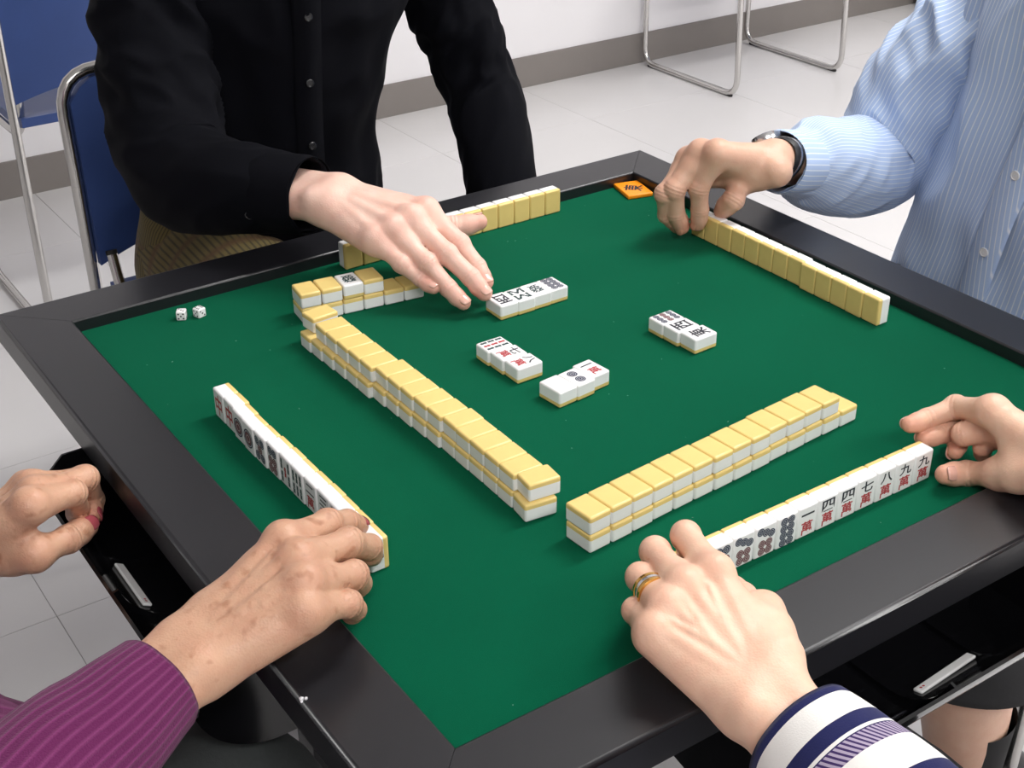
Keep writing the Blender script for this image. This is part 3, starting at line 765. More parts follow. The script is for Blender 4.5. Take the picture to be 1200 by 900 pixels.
def surface(f, lo, hi, h):
    """surface nets over the box lo..hi with cell h; coarse pass first, fine values only near the surface"""
    lo = np.array(lo, float); n = np.ceil((np.array(hi) - lo) / h / 4).astype(int) * 4 + 1
    K = 4; nc = (n - 1) // K + 1
    g = np.stack(np.meshgrid(*[lo[i] + np.arange(nc[i]) * h * K for i in range(3)], indexing='ij'), -1).reshape(-1, 3).astype(np.float32)
    Dc = f(g).reshape(nc)
    near = np.abs(Dc) < h * K * 1.9
    # nearest coarse sample for every fine one
    ix = [np.minimum((np.arange(n[i]) + K // 2) // K, nc[i] - 1) for i in range(3)]
    D = Dc[np.ix_(*ix)].copy(); mk = near[np.ix_(*ix)]
    idx = np.argwhere(mk); pts = (lo + idx * h).astype(np.float32)
    D[mk] = f(pts)
    S = D < 0
    c = [S[:-1, :-1, :-1], S[1:, :-1, :-1], S[:-1, 1:, :-1], S[1:, 1:, :-1], S[:-1, :-1, 1:], S[1:, :-1, 1:], S[:-1, 1:, 1:], S[1:, 1:, 1:]]
    cnt = sum(x.astype(np.int8) for x in c); act = (cnt > 0) & (cnt < 8)
    A = np.argwhere(act); vid = -np.ones(act.shape, np.int64); vid[act] = np.arange(len(A))
    acc = np.zeros((len(A), 3)); w = np.zeros(len(A))
    off = [np.array(((i & 1), (i >> 1) & 1, (i >> 2) & 1)) for i in range(8)]
    vals = [D[A[:, 0] + o[0], A[:, 1] + o[1], A[:, 2] + o[2]] for o in off]
    for i in range(8):
        for ax in range(3):
            j = i | (1 << ax)
            if j == i: continue
            a, b = vals[i], vals[j]; m = (a < 0) != (b < 0)
            t = np.where(m, a / np.where(m, a - b, 1), 0)
            p = off[i][None, :] + t[:, None] * (off[j] - off[i])[None, :]
            acc[m] += p[m]; w[m] += 1
    V = lo + (A + acc / w[:, None]) * h
    F = []
    for ax in range(3):
        sl0 = [slice(None)] * 3; sl1 = [slice(None)] * 3; sl0[ax] = slice(0, -1); sl1[ax] = slice(1, None)
        s0, s1 = S[tuple(sl0)], S[tuple(sl1)]
        E_ = np.argwhere(s0 != s1); o1, o2 = [(1, 2), (2, 0), (0, 1)][ax]
        ok = (E_[:, o1] > 0) & (E_[:, o2] > 0) & (E_[:, o1] < n[o1] - 1) & (E_[:, o2] < n[o2] - 1); E_ = E_[ok]
        def cell(d1, d2):
            q = E_.copy(); q[:, o1] -= d1; q[:, o2] -= d2; return vid[q[:, 0], q[:, 1], q[:, 2]]
        q = np.stack([cell(1, 1), cell(0, 1), cell(0, 0), cell(1, 0)], 1)
        ins = s0[tuple(E_.T)]
        q[~ins] = q[~ins][:, ::-1]; F.append(q)
    F = np.concatenate(F); V = V.astype(np.float32)
    e = np.float32(h * .35)
    for _ in range(2):
        d0 = f(V); G = np.stack([(f(V + np.eye(3, dtype=np.float32)[i] * e) - d0) / e for i in range(3)], 1)
        G /= np.maximum((G * G).sum(1), .25)[:, None]
        V = V - np.clip(d0, -h, h)[:, None] * G
    return V, F
RAD = {'I': (10.8, 9.3, 8.0, 6.7), 'M': (10.8, 9.5, 8.2, 6.9), 'R': (10.3, 8.9, 7.7, 6.5), 'P': (9.2, 7.9, 6.8, 5.7)}
def unit(v): v = np.asarray(v, float); return v / np.linalg.norm(v)
class Hand:
    def __init__(s, J, right, scale, thick=1.0, knuckle=1.0, bony=1.0, thumb_up=None, veins=0.0):
        s.veins = veins
        s.J = {k: np.array(v) / 1000 for k, v in J.items()}; s.sc = scale; J = s.J; s.right = right
        lat = unit(J['IM'] - J['PM']); mid = (J['IM'] + J['MM'] + J['RM'] + J['PM']) / 4; lon = unit(mid - J['W'])
        lat = unit(lat - lon * (lat @ lon)); s.lat, s.lon = lat, lon
        s.n = unit(np.cross(lon, lat) if right else np.cross(lat, lon))
        s.k = scale * thick / 1000; s.kn = knuckle; s.bony = bony; s.thumb_up = thumb_up
        # wrist frame follows the forearm
        fo = unit(J['F'] - J['W']); s.wl = unit(lat - fo * (lat @ fo)); s.fo = fo; s.wn = unit(np.cross(fo, s.wl)); s.wn = s.wn if s.wn @ s.n > 0 else -s.wn
    def fdors(s, bonev):
        b = unit(bonev); l = unit(s.lat - b * (s.lat @ b)); d = np.cross(b, l) if s.right else np.cross(l, b)
        return unit(d)
    def sdf(s, P):
        J, k, n, lat = s.J, s.k, s.n, s.lat; W_ = J['W']
        pal = None; m = 1 / 1000 * s.sc
        offs = {'I': 11, 'M': 4, 'R': -4, 'P': -11}
        for f, r0, r1 in (('I', 13.5, 11.6), ('M', 13.5, 11.8), ('R', 13, 11.2), ('P', 12.5, 10.2)):
            a = W_ + lat * offs[f] * m - n * 1 * m; b = J[f + 'M'] - n * 2.2 * m
            d = rcone(P, a, b, r0 * k, r1 * k); pal = d if pal is None else smin(pal, d, 9 * m)
        # palm pads
        pal = smin(pal, rcone(P, W_ - lat * 15 * m - n * 8 * m, J['PM'] - n * 7 * m, 11 * k, 9 * k), 12 * m)
        pal = smin(pal, rcone(P, W_ + lat * 3 * m - n * 8 * m, (J['MM'] + J['RM']) / 2 - n * 7 * m, 9 * k, 9 * k), 10 * m)
        pal = smin(pal, rcone(P, J['TC'], J['TM'], 14 * k, 11.4 * k), 14 * m)
        pal = smin(pal, rcone(P, J['TC'] * .45 + J['TM'] * .55, J['IM'] * .75 + W_ * .25 - n * 4 * m, 8.5 * k, 7.5 * k), 14 * m)
        # forearm: radius and ulna
        for o in (11, -11):
            pal = smin(pal, rcone(P, W_ + s.wl * o * m, J['F'] + s.wl * o * 1.15 * m, 15.5 * k, 18.5 * k), 12 * m)
        pal = smin(pal, ball(P, W_ - s.wl * 17 * m + s.wn * 9 * m + s.fo * 10 * m, 6.6 * k), 10 * m)     # ulnar head
        # knuckles, tendons, webs
        for f in 'IMRP':
            pal = smin(pal, ball(P, J[f + 'M'] + n * (2.6 * s.kn) * m, 9.2 * k), 8 * m)
            a = J[f + 'M'] + n * 8.4 * m; b = W_ + lat * offs[f] * .5 * m + n * 9.5 * m
            pal = smin(pal, rcone(P, a, a * .35 + b * .65, 2.4 * k * s.bony, 1.6 * k), 5 * m)
        if s.veins:
            g = lambda p_, q_, t, u: (J[p_ + 'M'] * (1 - t) + J[q_ + 'M'] * t) * (1 - u) + W_ * u + n * (9.3 + 1.6 * u) * m
            for pts in ([g('M', 'R', .55, .06), g('M', 'R', .75, .28), g('R', 'P', .2, .5), g('R', 'P', .05, .85)], [g('R', 'P', .6, .10), g('R', 'P', .45, .3), g('R', 'P', .2, .5)], [g('I', 'M', .5, .12), g('I', 'M', .7, .4), g('M', 'R', .3, .75)]):
                for q0, q1 in zip(pts[:-1], pts[1:]): pal = smin(pal, rcone(P, q0, q1, s.veins * m, s.veins * m), 3.2 * m)
        for a_, b_ in (('I', 'M'), ('M', 'R'), ('R', 'P')):
            pa = J[a_ + 'M'] * .66 + J[a_ + 'P'] * .34 - n * 3 * m; pb = J[b_ + 'M'] * .66 + J[b_ + 'P'] * .34 - n * 3 * m
            if np.linalg.norm(pa - pb) < .034 * s.sc: pal = smin(pal, rcone(P, pa, pb, 5.6 * k, 5.6 * k), 8 * m)
        out = pal.copy()
        for f in 'IMRP':
            r = [x * k for x in RAD[f]]; a, b, c, d = (J[f + q] for q in 'MPDT')
            D = bone(P, a, b, r[0], r[1], .9 * k); D = smin(D, bone(P, b, c, r[1], r[2], .5 * k), 2.5 * m)
            D = smin(D, rcone(P, c, d, r[2], r[3]), 2.5 * m)
            D = smin(D, ball(P, b + s.fdors(c - a) * 1.6 * m, r[1] * .86), 4 * m)
            pd = s.fdors(d - c); D = smin(D, ball(P, c * .42 + d * .58 - pd * 1.3 * m, r[3] * 1.04), 4 * m)
            out = np.minimum(out, smin(pal, D, 7 * m))
        a, b, c = J['TM'], J['TI'], J['TT']
        D = bone(P, a, b, 11 * k, 9.9 * k, 1.0 * k); D = smin(D, rcone(P, b, c, 9.9 * k, 7.8 * k), 3 * m)
        D = smin(D, ball(P, b * .45 + c * .55 - s.tdors() * 1.2 * m, 8.6 * k), 5 * m)
        out = np.minimum(out, smin(pal, D, 9 * m))
        return out
    def tdors(s):
        b = unit(s.J['TT'] - s.J['TI']); d = np.array(s.thumb_up, float) if s.thumb_up is not None else (s.n * .6 + s.lat * .8)
        return unit(d - b * (d @ b))
    def build(s, h=.0015):
        ks = [k for k in s.J]; P = np.array([s.J[k] for k in ks]); lo = P.min(0) - .026 * s.sc; hi = P.max(0) + .026 * s.sc
        V, F = surface(s.sdf, lo, hi, h)
        # colour: knuckles, finger ends and joints redder; creases over the joints
        tint = np.zeros(len(V)); cre = np.zeros(len(V)); m = s.sc / 1000
        for f in 'IMRP':
            for q, amt, sg in (('M', .38, 9), ('P', .40, 7), ('D', .35, 6), ('T', .62, 8)):
                d = ((V - s.J[f + q]) ** 2).sum(1); tint += amt * np.exp(-d / (2 * (sg * m) ** 2))
            for q, pq, nq in (('P', 'M', 'D'), ('D', 'P', 'T')):
                ax = unit(s.J[f + nq] - s.J[f + pq]); rel = V - s.J[f + q]; x = (rel @ ax) / m; rad = np.sqrt(np.maximum((rel ** 2).sum(1) - (x * m) ** 2, 0))
                near = rad < 12.5 * m
                for o, wd, am in ((-3.6, 1.1, .7), (0, 1.2, 1), (3.4, 1.1, .7)):
                    cre += near * am * np.exp(-((x - o) / wd) ** 2) * np.exp(-(x / 7) ** 2)
        for q, amt, sg in (('TI', .35, 8), ('TT', .6, 9), ('TM', .25, 10)):
            d = ((V - s.J[q]) ** 2).sum(1); tint += amt * np.exp(-d / (2 * (sg * m) ** 2))
        ax = unit(s.J['TT'] - s.J['TM']); rel = V - s.J['TI']; x = (rel @ ax) / m; rad = np.sqrt(np.maximum((rel ** 2).sum(1) - (x * m) ** 2, 0))
        for o in (-3.4, 0, 3.4): cre += (rad < 14 * m) * np.exp(-((x - o) / 1.2) ** 2)
        # wrist creases
        return V, F, np.clip(tint, 0, 1), np.clip(cre, 0, 1)
    def nails(s, parent, material):
        m = s.sc / 1000
        for f in 'IMRPT':
            if f == 'T': a, b = s.J['TI'], s.J['TT']; r, L_, w_ = 7.8 * s.k * 1.06, 13.5 * m, 12.5 * m; dn = s.tdors()
            else: a, b = s.J[f + 'D'], s.J[f + 'T']; r = RAD[f][3] * s.k * 1.04; L_, w_ = (12.2 if f != 'P' else 9.8) * m, 1.6 * r; dn = s.fdors(b - a)
            ax = unit(b - a); sd = np.cross(ax, dn); c0 = b - ax * (r * .12); N_ = 9; V = []; F = []
            for j in range(N_):
                for i in range(N_):
                    u, v = -1 + 2 * i / (N_ - 1), -1 + 2 * j / (N_ - 1)
                    uu = u * math.sqrt(1 - .38 * v * v); vv = v * math.sqrt(1 - .34 * u * u)
                    ang = uu * w_ / 2 / r; lift = .00035 * s.sc + .0004 * (vv * .5)
                    rr = r * (1.0 - .09 * max(0, vv) ** 2) + lift
                    V.append(c0 + ax * (vv * L_ / 2 - r * .05) + rr * (math.sin(ang) * sd + math.cos(ang) * dn) - dn * (.0006 * (1 - vv) * .2))
            n = len(V); V += [v - dn * .0011 for v in V]
            for j in range(N_ - 1):
                for i in range(N_ - 1):
                    q = j * N_ + i; F.append((q, q + 1, q + N_ + 1, q + N_)); F.append((n + q, n + q + N_, n + q + N_ + 1, n + q + 1))
            rim = [i for i in range(N_)] + [j * N_ + N_ - 1 for j in range(1, N_)] + [(N_ - 1) * N_ + i for i in range(N_ - 2, -1, -1)] + [j * N_ for j in range(N_ - 2, 0, -1)]
            for q in range(len(rim)): a_, b_ = rim[q], rim[(q + 1) % len(rim)]; F.append((a_, n + a_, n + b_, b_))
            mesh('fingernail', [v + np.array((0, 0, T)) for v in V], F, material, parent, True)
def body_mesh(name, parts, material, parent):
    """joins skin pieces (V, F, tint, crease) into the one body mesh"""
    V = np.concatenate([p[0] for p in parts]); F = []; b = 0
    for p in parts: F += (np.asarray(p[1]) + b).tolist(); b += len(p[0])
    V = V + np.array((0, 0, T)); o = mesh(name, V.tolist(), F, material, parent, True)
    for nm, i in (('tint', 2), ('crease', 3)):
        at = o.data.attributes.new(nm, 'FLOAT', 'POINT'); at.data.foreach_set('value', np.concatenate([p[i] for p in parts]).astype(np.float32))
    return o
def limb_skin(stations, nseg=24):
    """plain skin tube hidden in clothes or bare: (x,y,z,r) stations in table space"""
    S = catmull([(x, y, z, r, r) for x, y, z, r in stations], .02); t, A, B = frames(S[:, :3], (.2, .1, 1)); V = []; F = []
    for i in range(len(S)):
        for k in range(nseg): a = 2 * math.pi * k / nseg; V.append(S[i, :3] + S[i, 3] * (math.cos(a) * A[i] + math.sin(a) * B[i]))
    for i in range(len(S) - 1):
        for k in range(nseg): F.append((i * nseg + k, i * nseg + (k + 1) % nseg, (i + 1) * nseg + (k + 1) % nseg, (i + 1) * nseg + k))
    V = np.array(V); z = np.zeros(len(V)); return V, np.array(F), z, z
def head_sdf_piece(c, face, h=.006):
    """head and neck; c = head centre, face = horizontal unit vector the person looks along"""
    c = np.array(c, float); f = unit(face); l = np.cross((0, 0, 1), f); u = np.array((0, 0, 1.0))
    def ell(P, ctr, a, b, d_):
        q = P - np.asarray(ctr, np.float32); x = q @ f / a; y = q @ l / b; z = q @ u / d_
        return (np.sqrt(x * x + y * y + z * z) - 1) * min(a, b, d_)
    def sd(P):
        d = ell(P, c + u * .025, .096, .076, .105); d = smin(d, ell(P, c - u * .055 + f * .022, .062, .054, .062), .04)
        d = smin(d, rcone(P, c + f * .088 + u * .012, c + f * .108 - u * .026, .009, .013), .014)
        for s_ in (-1, 1):
            d = smin(d, ell(P, c + l * s_ * .078 - u * .01 - f * .008, .018, .008, .030), .008)
            d = smax(d, -ball(P, c + f * .104 + l * s_ * .032 + u * .014, .017), .014)
            d = smin(d, ball(P, c + f * .080 + l * s_ * .032 + u * .013, .0125), .004)
        d = smin(d, rcone(P, c + f * .086 - u * .062 + l * .016, c + f * .086 - u * .062 - l * .016, .006, .006), .01)
        d = smin(d, rcone(P, c - u * .06 - f * .012, c - u * .19 - f * .035, .052, .060), .03)
        return d
    V, F = surface(sd, c - np.array((.14, .14, .24)), c + np.array((.14, .14, .15)), h)
    z = np.zeros(len(V)); return V, F, z + .15, z
def hair(c, face, material, parent, length=.0):
    c = np.array(c, float); f = unit(face); l = np.cross((0, 0, 1), f); u = np.array((0, 0, 1.0))
    def sd(P):
        q = P - (c + u * .030 - f * .008); x = q @ f / .107; y = q @ l / .088; z = q @ u / .114
        d = (np.sqrt(x * x + y * y + z * z) - 1) * .088 + .0022 * np.sin((q @ l) * 260) * np.sin((q @ f) * 90)
        cut = -((P - (c + f * .045 + u * .045)) @ (u * .55 - f * .84))
        cut2 = (c + u * (-.055 - length))[2] - P[:, 2]
        return smax(smax(d, cut, .02), cut2.astype(np.float32), .015)
    V, F = surface(sd, c - np.array((.14, .14, .12 + length)), c + np.array((.14, .14, .17)), .006)
    mesh('hair', (V + np.array((0, 0, T))).tolist(), F.tolist(), material, parent, True)
def TZ(rows): return [(r[0], r[1], r[2] + T) + tuple(r[3:]) for r in rows]
def torso(name, cx, cy, face, rows, material, parent, wr, nseg=120, expo=2.4):
    """rows: (forward offset, z, half depth, half width); stacked along z, ref axis = facing"""
    f = unit((face[0], face[1], 0)); lv = np.array((-f[1], f[0])); sd = lambda r: r[4] if len(r) > 4 else 0.0
    st = [(cx + f[0] * r[0] + lv[0] * sd(r), cy + f[1] * r[0] + lv[1] * sd(r), r[1], r[2], r[3]) for r in rows]
    return loft(name, TZ(st), material, parent, ref=(-f[0], -f[1], 0.0), nseg=nseg, step=.007, wr=wr, close=(True, True), expo=expo)
def shoe(x, y, d, parent, material='shoe_black'):
    d = unit((d[0], d[1], 0)); pts = [(-.09, .035, .036, .034), (-.05, .045, .046, .038), (.03, .036, .036, .044), (.10, .026, .026, .044), (.15, .018, .016, .030)]
    loft('shoe', [(x + d[0] * a, y + d[1] * a, b, c, e_) for a, b, c, e_ in pts], material, parent, ref=(0, 0, -1), nseg=28, step=.012, close=(True, True), expo=2.6)
def disc_button(name, c, n, r, material, parent):
    c = np.array(c, float); n = unit(n); a = unit(np.cross(n, (.3, .2, .9))); b = np.cross(n, a); V = []; F = []; K = 14
    for rr, dz in ((r, 0), (r, .0014), (r * .8, .0018), (r * .72, .0012), (0.0004, .0012)):
        for k in range(K): t = 2 * math.pi * k / K; V.append(c + rr * (math.cos(t) * a + math.sin(t) * b) + n * dz)
    for i in range(4):
        for k in range(K): F.append((i * K + k, i * K + (k + 1) % K, (i + 1) * K + (k + 1) % K, (i + 1) * K + k))
    mesh(name, V, F, material, parent, True, math.radians(50))
def band(name, c, ax, ref, ra, rb, width, thick, material, parent, nseg=40):
    """flat band (ring, strap, cuff edge) around axis ax"""
    c = np.array(c, float); ax = unit(ax); a = np.array(ref, float); a = unit(a - ax * (a @ ax)); b = np.cross(ax, a); V = []; F = []
    pr = [(-width / 2, 0), (-width / 2 * .7, thick), (width / 2 * .7, thick), (width / 2, 0), (width / 2, -thick * .4), (-width / 2, -thick * .4)]
    for k in range(nseg):
        t = 2 * math.pi * k / nseg
        for w_, h_ in pr: V.append(c + ax * w_ + (ra + h_) * math.cos(t) * a + (rb + h_) * math.sin(t) * b)
    n = len(pr)
    for k in range(nseg):
        for i in range(n): F.append((k * n + i, k * n + (i + 1) % n, ((k + 1) % nseg) * n + (i + 1) % n, ((k + 1) % nseg) * n + i))
    o = mesh(name, V, F, material, parent, True, math.radians(40))
    bm = bmesh.new(); bm.from_mesh(o.data); bmesh.ops.recalc_face_normals(bm, faces=bm.faces); bm.to_mesh(o.data); bm.free()
    at = o.data.attributes.new('su', 'FLOAT', 'POINT'); at.data.foreach_set('value', np.array([(q // n) * 2 * math.pi / nseg * (ra + rb) / 2 for q in range(len(V))], np.float32))
    return o

# joint positions (mm, table space: z = 0 at the rail top) of the six hands in view
HANDS = {
    'A': dict(W=(-73.3, 324, 73.9), IM=(-5.1, 251, 67.7), IP=(11.7, 214.3, 39.2), ID=(18.3, 191.6, 20.7), IT=(17.8, 174.9, 10.2), MM=(-28.3, 242.4, 67.7), MP=(-12.4, 199.9, 39), MD=(-1.4, 172.7, 21.2), MT=(3.6, 156.3, 8.5), RM=(-50.2, 241.6, 62.2), RP=(-34.1, 203.1, 33.9), RD=(-24.6, 178.8, 13), RT=(-17.6, 162.8, 1.4), PM=(-69.3, 246.1, 54.7), PP=(-55.9, 216.5, 34), PD=(-43.3, 201.8, 20), PT=(-37.4, 187, 14.1), TC=(-44.6, 313.9, 54.4), TM=(0.6, 287.5, 41.4), TI=(36.6, 266.6, 34.2), TT=(63.7, 257.6, 36.7), F=(-134.9, 438.1, 63.9)),
    'B': dict(W=(378.6, 152.1, 68.6), IM=(305.1, 153.4, 93.5), IP=(291.1, 163.7, 53.5), ID=(295.6, 164.9, 26.4), IT=(296.7, 167.8, 8.3), MM=(300.3, 174.2, 88.4), MP=(267.4, 176.6, 52.9), MD=(274.5, 180.7, 21.8), MT=(283.2, 179.1, 3.9), RM=(298.1, 190.8, 76), RP=(261.3, 185.3, 46.3), RD=(270.2, 191.7, 17.4), RT=(283.5, 189.8, 2.9), PM=(300.9, 201.7, 59.8), PP=(268.5, 194.6, 39.4), PD=(278.3, 200.6, 20.2), PT=(286.8, 194, 7.5), TC=(366.2, 122.1, 68.4), TM=(350.9, 159.4, 52.2), TI=(324.3, 143, 38.9), TT=(324.1, 158.9, 20.2), F=(501.5, 176.5, 33.7)),
    'C': dict(W=(-461.7, -211.6, 27.3), IM=(-379, -182.3, 63.6), IP=(-338.3, -164.7, 50.6), ID=(-317.3, -152.8, 37.3), IT=(-305.3, -145.9, 25), MM=(-380.2, -205.4, 62.3), MP=(-335.4, -189.6, 48.2), MD=(-313.6, -177.9, 28.7), MT=(-307.3, -168.5, 12.7), RM=(-386.2, -225.7, 59.6), RP=(-345.6, -214.6, 40.5), RD=(-333.6, -197.8, 18.2), RT=(-330, -184.9, 4), PM=(-394.2, -241, 50.2), PP=(-360.3, -234.1, 35.4), PD=(-350.4, -222.8, 19.2), PT=(-347.7, -212.3, 6.8), TC=(-439.5, -190.3, 30.8), TM=(-393.2, -176.9, 26), TI=(-360.8, -167.4, 11.6), TT=(-335, -163.3, 6.1), F=(-581.2, -261, 13.6)),
    'D': dict(W=(-548, 93.8, -43.3), IM=(-489.1, 45, 7.8), IP=(-451, 67.2, -8.4), ID=(-446.4, 80.8, -31.8), IT=(-444.8, 91.1, -47.1), MM=(-479.2, 65.9, 3), MP=(-434.7, 87.1, -11.1), MD=(-428.7, 98.6, -40.3), MT=(-436, 80.7, -43), RM=(-476.1, 86.4, -3.1), RP=(-433.6, 100.3, -18.2), RD=(-428.2, 105.4, -47.7), RT=(-429.5, 119.8, -61), PM=(-476.3, 104.1, -12.8), PP=(-444.1, 116.2, -28), PD=(-439.6, 104.2, -45.6), PT=(-439.3, 116.6, -56.5), TC=(-520.7, 77.5, -48.7), TM=(-495, 39.1, -32.4), TI=(-464.9, 52.5, -38.5), TT=(-445.2, 66.1, -42.3), F=(-672.1, 56.4, -53.1)),
    'E': dict(W=(-187.6, -444.7, 23.5), IM=(-156.1, -362.8, 52.6), IP=(-141.2, -318, 49.5), ID=(-129, -309.9, 25.4), IT=(-119.1, -304.6, 10.1), MM=(-179.7, -360.9, 50.4), MP=(-164.5, -313.7, 43), MD=(-149.4, -302.1, 17.6), MT=(-137.2, -295.9, 3.7), RM=(-199.7, -367.1, 46.1), RP=(-185.2, -323.7, 36.7), RD=(-170.5, -312.1, 12.8), RT=(-158.2, -305.2, -0.5), PM=(-216.1, -375.2, 39.5), PP=(-203.7, -341.8, 28.5), PD=(-192.9, -333.3, 11.5), PT=(-182.2, -327.5, 0.7), TC=(-160.4, -432.2, 32.2), TM=(-136, -391.2, 29.7), TI=(-124.8, -359.7, 15.6), TT=(-116, -336, 8.8), F=(-193.8, -573.4, 6.6)),
    'F': dict(W=(171.7, -412.5, 35.4), IM=(166.9, -329.7, 51), IP=(174.2, -290.6, 32.6), ID=(150.4, -282.1, 25.9), IT=(132.9, -280, 25.4), MM=(182.3, -327.4, 34.7), MP=(191.2, -284.5, 15.7), MD=(161.5, -290.6, 12.6), MT=(142.8, -289, 13.2), RM=(197.6, -336.8, 23.5), RP=(160.8, -312.2, 22.3), RD=(177.9, -296.1, 4.5), RT=(162.2, -306, 2.3), PM=(203.5, -348, 9), PP=(192.7, -314, 13.9), PD=(174.1, -322.2, 9.7), PT=(182.9, -318.4, -2.8), TC=(147.7, -394.4, 30.8), TM=(152.8, -355.1, 10.1), TI=(154.7, -325.3, -6.2), TT=(130.5, -322.8, 0.6), F=(214.1, -531.4, 4)),
}

# ================================================================== PEOPLE
CANON = dict(W=(0, 0, 0), IM=(-27, 79, 2), IP=(-31, 119, -9), ID=(-32, 141, -20), IT=(-32, 155, -30), MM=(-6, 82, 4), MP=(-7, 126, -9), MD=(-8, 152, -23), MT=(-8, 166, -35),
             RM=(13, 75, 2), RP=(16, 116, -11), RD=(17, 139, -26), RT=(17, 152, -38), PM=(30, 66, -3), PP=(37, 97, -14), PD=(39, 114, -25), PT=(40, 125, -34),
             TC=(-24, 16, -10), TM=(-50, 47, -20), TI=(-60, 78, -28), TT=(-58, 99, -36), F=(0, -120, 4))
def placed(Wp, lon, dors, right, sc=1.05):
    lon = unit(lon); d = np.array(dors, float); d = unit(d - lon * (d @ lon)); x = np.cross(lon, d); out = {}
    for k, v in CANON.items():
        v = np.array(v, float) * sc; out[k] = list((np.array(Wp) * 1000 + x * v[0] * (1 if right else -1) + lon * v[1] + d * v[2]))
    return out
def legs(parent, material, hips, knees, ankles, r=(.088, .066, .055), shoes=True, fdir=(0, 1), low=.09, sock=None, seed=0):
    for i, (h, k, a) in enumerate(zip(hips, knees, ankles)):
        h, k, a = map(np.array, (h, k, a)); m1 = h * .5 + k * .5
        e = k + (a - k) * (1 - low); m2 = k * .5 + e * .5
        loft('trouser_leg', TZ([(*h, r[0], r[0]), (*m1, r[0] * .93, r[0] * .95), (*k, r[1], r[1]), (*m2, (r[1] + r[2]) * .5, (r[1] + r[2]) * .5), (*e, r[2], r[2])]), material, parent,
             ref=(0.02, 0.01, -1) if True else None, nseg=56, step=.012, wr=wrinkle(.006, 26, 1.4, seed + i * 3), close=(True, True))
        if shoes: shoe(a[0] - fdir[0] * .02, a[1] - fdir[1] * .02, fdir, parent)

# ---- player in the black shirt
A = Hand(HANDS['A'], True, 1.13, 1.04, 1.0, 1.0, thumb_up=(.2, .55, .8))
bk = tag(empty('person', (.05, .70, 0)), 'person in a black shirt reaching one open hand across the felt', 'person')
HL = Hand(placed((.268, .50, -.165), (-.35, -.9, -.2), (0.1, -.1, 1), False), False, 1.05)
body_mesh('body', [A.build(), HL.build(.0022), limb_skin([(-.13, .44, .063, .032), (-.154, .53, .065, .036), (-.130, .645, .2, .036), (-.08, .70, .30, .04), (.04, .70, .31, .05)]), limb_skin([(.276, .53, -.15, .03), (.332, .665, .03, .034), (.29, .70, .17, .036), (.20, .71, .29, .04), (.06, .70, .31, .05)]), limb_skin([(.05, .76, -.2, .10), (.05, .72, .1, .09), (.05, .68, .30, .07), (.045, .66, .45, .05)]),
                   head_sdf_piece((.045, .64, .60), (0, -1, 0))], 'skin_fair', bk)
A.nails(bk, 'nail_natural')
hair((.045, .64, .60), (0, -1, 0), 'hair_black', bk, .02)
def wr_torso(amp, seed, fz=9, diag=0.0):
    def f(v, a, L, q):
        n1 = noise.noise(Vector((math.cos(a) * 2.4 + seed, math.sin(a) * 2.4, v * fz + diag * a)))
        n2 = noise.noise(Vector((math.cos(a) * 6 + seed + 3, math.sin(a) * 6, v * fz * 2.6)))
        return amp * (1 - abs(n1) * 2.4 + .4 * n2 - .5)
    return f
torso('shirt_body', .05, .765, (0, -1), [(0, -.25, .115, .15), (.01, -.12, .122, .150), (.03, -.02, .118, .136), (.045, .05, .116, .130), (.055, .13, .12, .152), (.07, .22, .12, .180), (.085, .30, .105, .18), (.10, .365, .085, .15), (.105, .40, .062, .085), (.11, .435, .054, .060)], 'shirt_black', bk, wr_torso(.006, 1.3))
def foldline(v0, amp, w): return lambda v: amp * math.exp(-((v - v0) / w) ** 2)
fA = np.array(HANDS['A']['W']) / 1000; fF = np.array(HANDS['A']['F']) / 1000; fd = unit(fF - fA)
cA = fA + fd * .030
rows = [(-.085, .715, .375, .070, .085), (-.112, .69, .30, .072, .072), (-.128, .65, .19, .065, .065), (-.150, .585, .095, .062, .064), (-.156, .525, .056, .060, .062), tuple(fA + fd * .13) + (.050, .052), tuple(fA + fd * .075) + (.042, .044), tuple(cA) + (.036, .039)]
loft('sleeve', TZ(rows), 'shirt_black', bk, ref=(0, 0, -1), nseg=96, step=.0045, wr=wrinkle(.0105, 15, 1.3, 4.2, [(.26, .10)], twist=9), thick=.002)
band('cuff', cA + fd * .030 + np.array((0, 0, T)), fd, (0, 0, 1), .0405, .043, .062, .0016, 'shirt_black', bk)
disc_button('cuff_button', cA + fd * .05 + np.array((-.036, -.02, T - .012)), (-.75, -.6, -.1), .005, 'button_black', bk)
rows = [(.205, .735, .375, .070, .085), (.245, .725, .30, .066, .066), (.295, .705, .17, .056, .056), (.332, .672, .045, .052, .052), (.326, .628, -.015, .052, .052), (.305, .575, -.085, .048, .048), (.281, .535, -.145, .041, .041)]
loft('sleeve', TZ(rows), 'shirt_black', bk, ref=(0.3, 0, -1), nseg=96, step=.0045, wr=wrinkle(.010, 17, 1.3, 9.1, [(.30, .08)], twist=-8), thick=.002)
